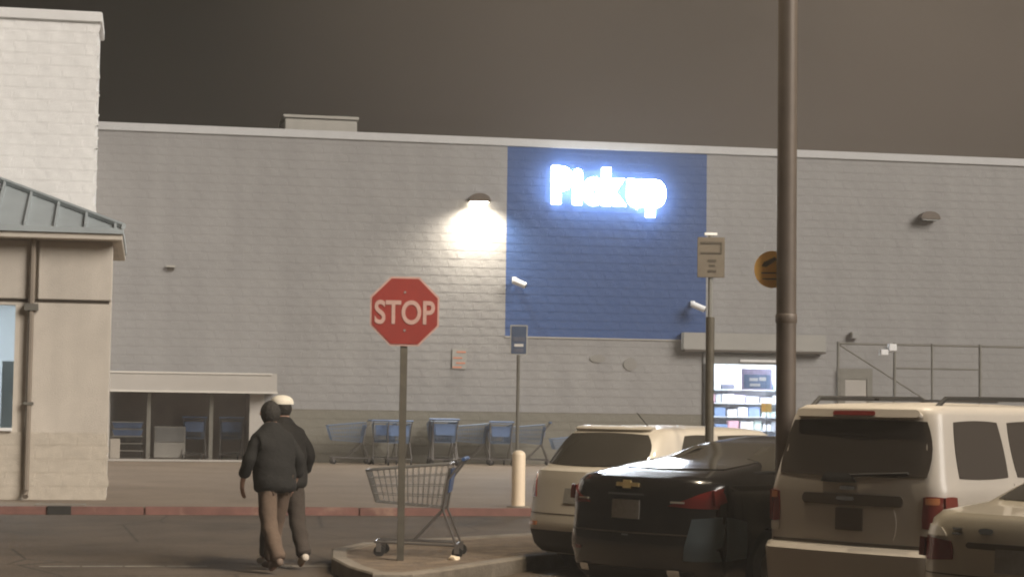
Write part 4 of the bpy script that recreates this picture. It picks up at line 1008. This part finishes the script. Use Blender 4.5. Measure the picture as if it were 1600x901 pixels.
# ------------------------------------------------------------------ people
def skin_mesh(verts, edges, radii, root=0, levels=2):
    me = bpy.data.meshes.new('sk'); me.from_pydata(verts, edges, [])
    o = bpy.data.objects.new('sk', me); COL.objects.link(o)
    o.modifiers.new('s', 'SKIN').use_smooth_shade = True
    for i, r_ in enumerate(radii):
        sv = me.skin_vertices[0].data[i]; sv.radius = (r_, r_) if not isinstance(r_, tuple) else r_; sv.use_root = (i == root)
    sd = o.modifiers.new('d', 'SUBSURF'); sd.levels = levels; sd.render_levels = levels
    out = evaluated(o); bpy.data.objects.remove(o); out.polygons.foreach_set('use_smooth', [True]*len(out.polygons))
    return out
def put(name, me, material, parent):
    me.materials.clear(); me.materials.append(MAT[material]); return link(name, me, parent)
def person(label, loc, rz, h, jacket, trousers, shoe, stride, cap=False, lean=0.05, handm='skin', arm=.0):
    t = thing('person', label, 'person', loc, rz, 'people walking to the store'); S = h/1.75
    def p(x, y, z): return (x*S, y*S, z*S)
    yl = lean
    legs = {}
    for s in (-1, 1):
        st_ = stride*s
        hip = (s*.095, 0, .90); knee = (s*.10, .05+st_*.45, .49); ank = (s*.095, st_ - .03, .085 + (.05 if st_ < 0 else 0)); toe = (s*.11, st_+.13, .035+(.0 if st_ < 0 else .0))
        legs[s] = (hip, knee, ank, toe)
    arms = {}
    for s in (-1, 1):
        sh_ = (s*.175, yl*.9, 1.355); el_ = (s*.285, yl-.07-arm*s, 1.14); wr_ = (s*.275, yl+.05-arm*2*s, .92); hd_ = (s*.255, yl+.08-arm*2.2*s, .84)
        arms[s] = (sh_, el_, wr_, hd_)
    # body: one continuous skin surface
    V = [(0,0,.93),(0,yl*.4,1.12),(0,yl*.8,1.33),(0,yl*1.1,1.48),(0,yl*1.35+.01,1.56),(0,yl*1.5+.02,1.64),(0,yl*1.5+.015,1.70)]
    E_ = [(0,1),(1,2),(2,3),(3,4),(4,5),(5,6)]; Rd = [.13,.12,(.15,.11),.055,.075,.092,.07]
    for s in (-1, 1):
        b0 = len(V); V += list(legs[s]); E_ += [(0,b0),(b0,b0+1),(b0+1,b0+2),(b0+2,b0+3)]; Rd += [.085,.055,.038,.03]
        b0 = len(V); V += list(arms[s]); E_ += [(2,b0),(b0,b0+1),(b0+1,b0+2),(b0+2,b0+3)]; Rd += [.055,.040,.027,(.036,.018)]
    me = skin_mesh([p(*v) for v in V], E_, [tuple(q*S for q in r_) if isinstance(r_, tuple) else r_*S for r_ in Rd])
    bm = bmesh.new(); bm.from_mesh(me)
    ex = MB()
    for s in (-1, 1):        # fingers and thumb
        hx, hy, hz = arms[s][3]
        for i, ln_ in enumerate((.072,.082,.078,.062)):
            y0 = hy+.030-.020*i
            ex.tube([p(hx, y0, hz+.01), p(hx-s*.006, y0+.004, hz-.03), p(hx-s*.022, y0+.008, hz-.03-ln_*.55), p(hx-s*.036, y0+.01, hz-.03-ln_*.75)], [.0095*S,.009*S,.008*S,.006*S], 6)
        ex.tube([p(hx, hy+.03, hz+.035), p(hx-s*.010, hy+.058, hz+.01), p(hx-s*.018, hy+.062, hz-.028)], [.012*S,.010*S,.007*S], 6)
        # ear
        ex.lathe([(.006*S,-.012*S),(.026*S,-.006*S),(.026*S,.006*S),(.006*S,.012*S)], p(s*.088, V[5][1], 1.625), 8, 'Y')
    hy = V[5][1]
    ex.tube([p(0,hy+.075,1.645), p(0,hy+.112,1.615), p(0,hy+.08,1.60)], [.012*S,.018*S,.014*S], 6)      # nose
    ex.tube([p(-.03,hy+.083,1.575), p(0,hy+.092,1.575), p(.03,hy+.083,1.575)], [.006*S,.009*S,.006*S], 6)  # mouth
    for s in (-1, 1): ex.lathe([(.002*S,-.008*S),(.013*S,0),(.002*S,.008*S)], p(s*.034,hy+.083,1.65), 8, 'Y')   # eyes
    b2 = bmesh.new(); me2 = ex.build('x', 'skin', mesh_only=True); b2.from_mesh(me2); tmp = bpy.data.meshes.new('t'); b2.to_mesh(tmp); b2.free()
    bm.from_mesh(tmp); bm.to_mesh(me); bm.free()
    me.polygons.foreach_set('use_smooth', [True]*len(me.polygons))
    put('body', me, 'skin', t)
    # jacket
    V = [(0,.0,.79),(0,.0,.89),(0,yl*.3,1.04),(0,yl*.6,1.20),(0,yl*.9,1.35),(0,yl*1.1,1.47),(0,yl*1.2,1.55)]; E_ = [(0,1),(1,2),(2,3),(3,4),(4,5),(5,6)]; Rd = [(.235,.185),(.255,.195),(.255,.195),(.245,.185),(.215,.16),.12,.095]
    for s in (-1, 1):
        a_ = arms[s]; mid_ = tuple((a_[1][i]*.2+a_[2][i]*.8) for i in range(3))
        b0 = len(V); V += [a_[0], a_[1], mid_]; E_ += [(4,b0),(b0,b0+1),(b0+1,b0+2)]; Rd += [.080,.076,.062]
    me = skin_mesh([p(*v) for v in V], E_, [tuple(q*S for q in r_) if isinstance(r_, tuple) else r_*S for r_ in Rd])
    rj = random.Random(int(h*1000))
    for v in me.vertices:
        f_ = .004*math.sin(v.co.z*38+v.co.x*11) + .005*math.sin(v.co.z*21-v.co.x*17+v.co.y*9)
        v.co += v.normal*f_
    put('jacket', me, jacket, t)
    # trousers
    V = [(0,0,.93)]; E_ = []; Rd = [(.130,.110)]
    for s in (-1, 1):
        hip, knee, ank, toe = legs[s]; shin = tuple(knee[i]*.15+ank[i]*.85 for i in range(3)); th = tuple(hip[i]*.5+knee[i]*.5 for i in range(3))
        b0 = len(V); V += [hip, th, knee, shin, (ank[0], ank[1]-.005, ank[2]+.0)]; E_ += [(0,b0),(b0,b0+1),(b0+1,b0+2),(b0+2,b0+3),(b0+3,b0+4)]; Rd += [.110,.108,.092,.084,.080]
    me = skin_mesh([p(*v) for v in V], E_, [tuple(q*S for q in r_) if isinstance(r_, tuple) else r_*S for r_ in Rd])
    for v in me.vertices: v.co += v.normal*(.002*math.sin(v.co.z*45+v.co.x*29)+.003*math.sin(v.co.z*23+v.co.y*31))
    put('trousers', me, trousers, t)
    for s in (-1, 1):
        hip, knee, ank, toe = legs[s]
        tz = .045 if s*stride >= 0 else .045
        if stride*s < 0: V = [(ank[0],ank[1]-.05,ank[2]+.0),(ank[0],ank[1]+.05,ank[2]-.02),(toe[0],toe[1]+.0,.045)]
        else: V = [(ank[0],ank[1]-.05,.055),(ank[0],ank[1]+.06,.055),(toe[0],toe[1]+.02,.045)]
        me = skin_mesh([p(*v) for v in V], [(0,1),(1,2)], [(.045*S,.045*S),(.048*S,.045*S),(.040*S,.035*S)])
        mn = min(v.co.z for v in me.vertices)
        if mn < .002:
            for v in me.vertices: v.co.z = max(v.co.z, .003)
        put('shoe', me, shoe, t)
    # hair / cap
    bm = bmesh.new(); bmesh.ops.create_uvsphere(bm, u_segments=28, v_segments=18, radius=1.0)
    kx, ky, kz = (.098, .105, .118) if cap else (.106, .114, .134)
    for v in bm.verts:
        x_, y_, z_ = v.co; w_ = 1 - .22*max(0, -z_)**1.5
        if y_ > .35: y_ = .35 + (y_-.35)*.3
        rf_h = 1 + .018*math.sin(x_*17+z_*13)*math.sin(y_*15+z_*9)
        v.co = Vector((x_*kx*w_*rf_h*S, (hy-.018+y_*ky*w_*rf_h)*S, (1.628+z_*kz*rf_h)*S))
    me = bpy.data.meshes.new('hair'); bm.to_mesh(me); bm.free(); me.polygons.foreach_set('use_smooth', [True]*len(me.polygons))
    put('hair', me, 'hair', t)
    if cap:
        mb = MB(); prof = [(.122,0),(.122,.025),(.110,.055),(.082,.080),(.04,.094),(.005,.097)]
        mb.lathe([(a*S, b_*S) for a, b_ in prof], p(0,hy+.0,1.675), 20)
        cp = mb.build('cap', 'cap_white', t, smooth=True)
        br = MB().prism([(x_*S, y_*S) for x_, y_ in [(-.10,.06),(-.095,.14),(-.05,.20),(0,.215),(.05,.20),(.095,.14),(.10,.06)]], 1.676*S, 1.688*S, 'XY').build('brim', 'cap_white', cp)
        br.location = (0, (hy)*S, 0)
    return t
person('person with dark hair in a black jacket and tan trousers walking towards the store', (1.27, 19.25, 0), R(24), 1.68, 'jacket', 'trousers_tan', 'shoe', .27, False, .09, arm=.03)
person('person in a white cap, dark jacket and dark trousers walking beside the other', (1.41, 19.74, 0), R(17), 1.73, 'jacket_brown', 'trousers_dark', 'shoe_pale', -.30, True, .09, arm=-.03)

# ------------------------------------------------------------------ thin night haze lit by the lot lamps
hz = MB().box(-60, 70, -40, 75, -1.2, 12.0).build('haze', 'asphalt')
m = bpy.data.materials.new('haze_air'); m.use_nodes = True
n, l = m.node_tree.nodes, m.node_tree.links; n.clear()
o = n.new('ShaderNodeOutputMaterial'); pv = n.new('ShaderNodeVolumePrincipled')
pv.inputs['Color'].default_value = (0.95, 0.9, 0.84, 1); pv.inputs['Density'].default_value = 0.0025; pv.inputs['Anisotropy'].default_value = 0.3
l.new(pv.outputs[0], o.inputs['Volume'])
hz.data.materials.clear(); hz.data.materials.append(m)
tag(hz, 'thin warm night haze filling the whole lot', 'haze', kind='stuff')
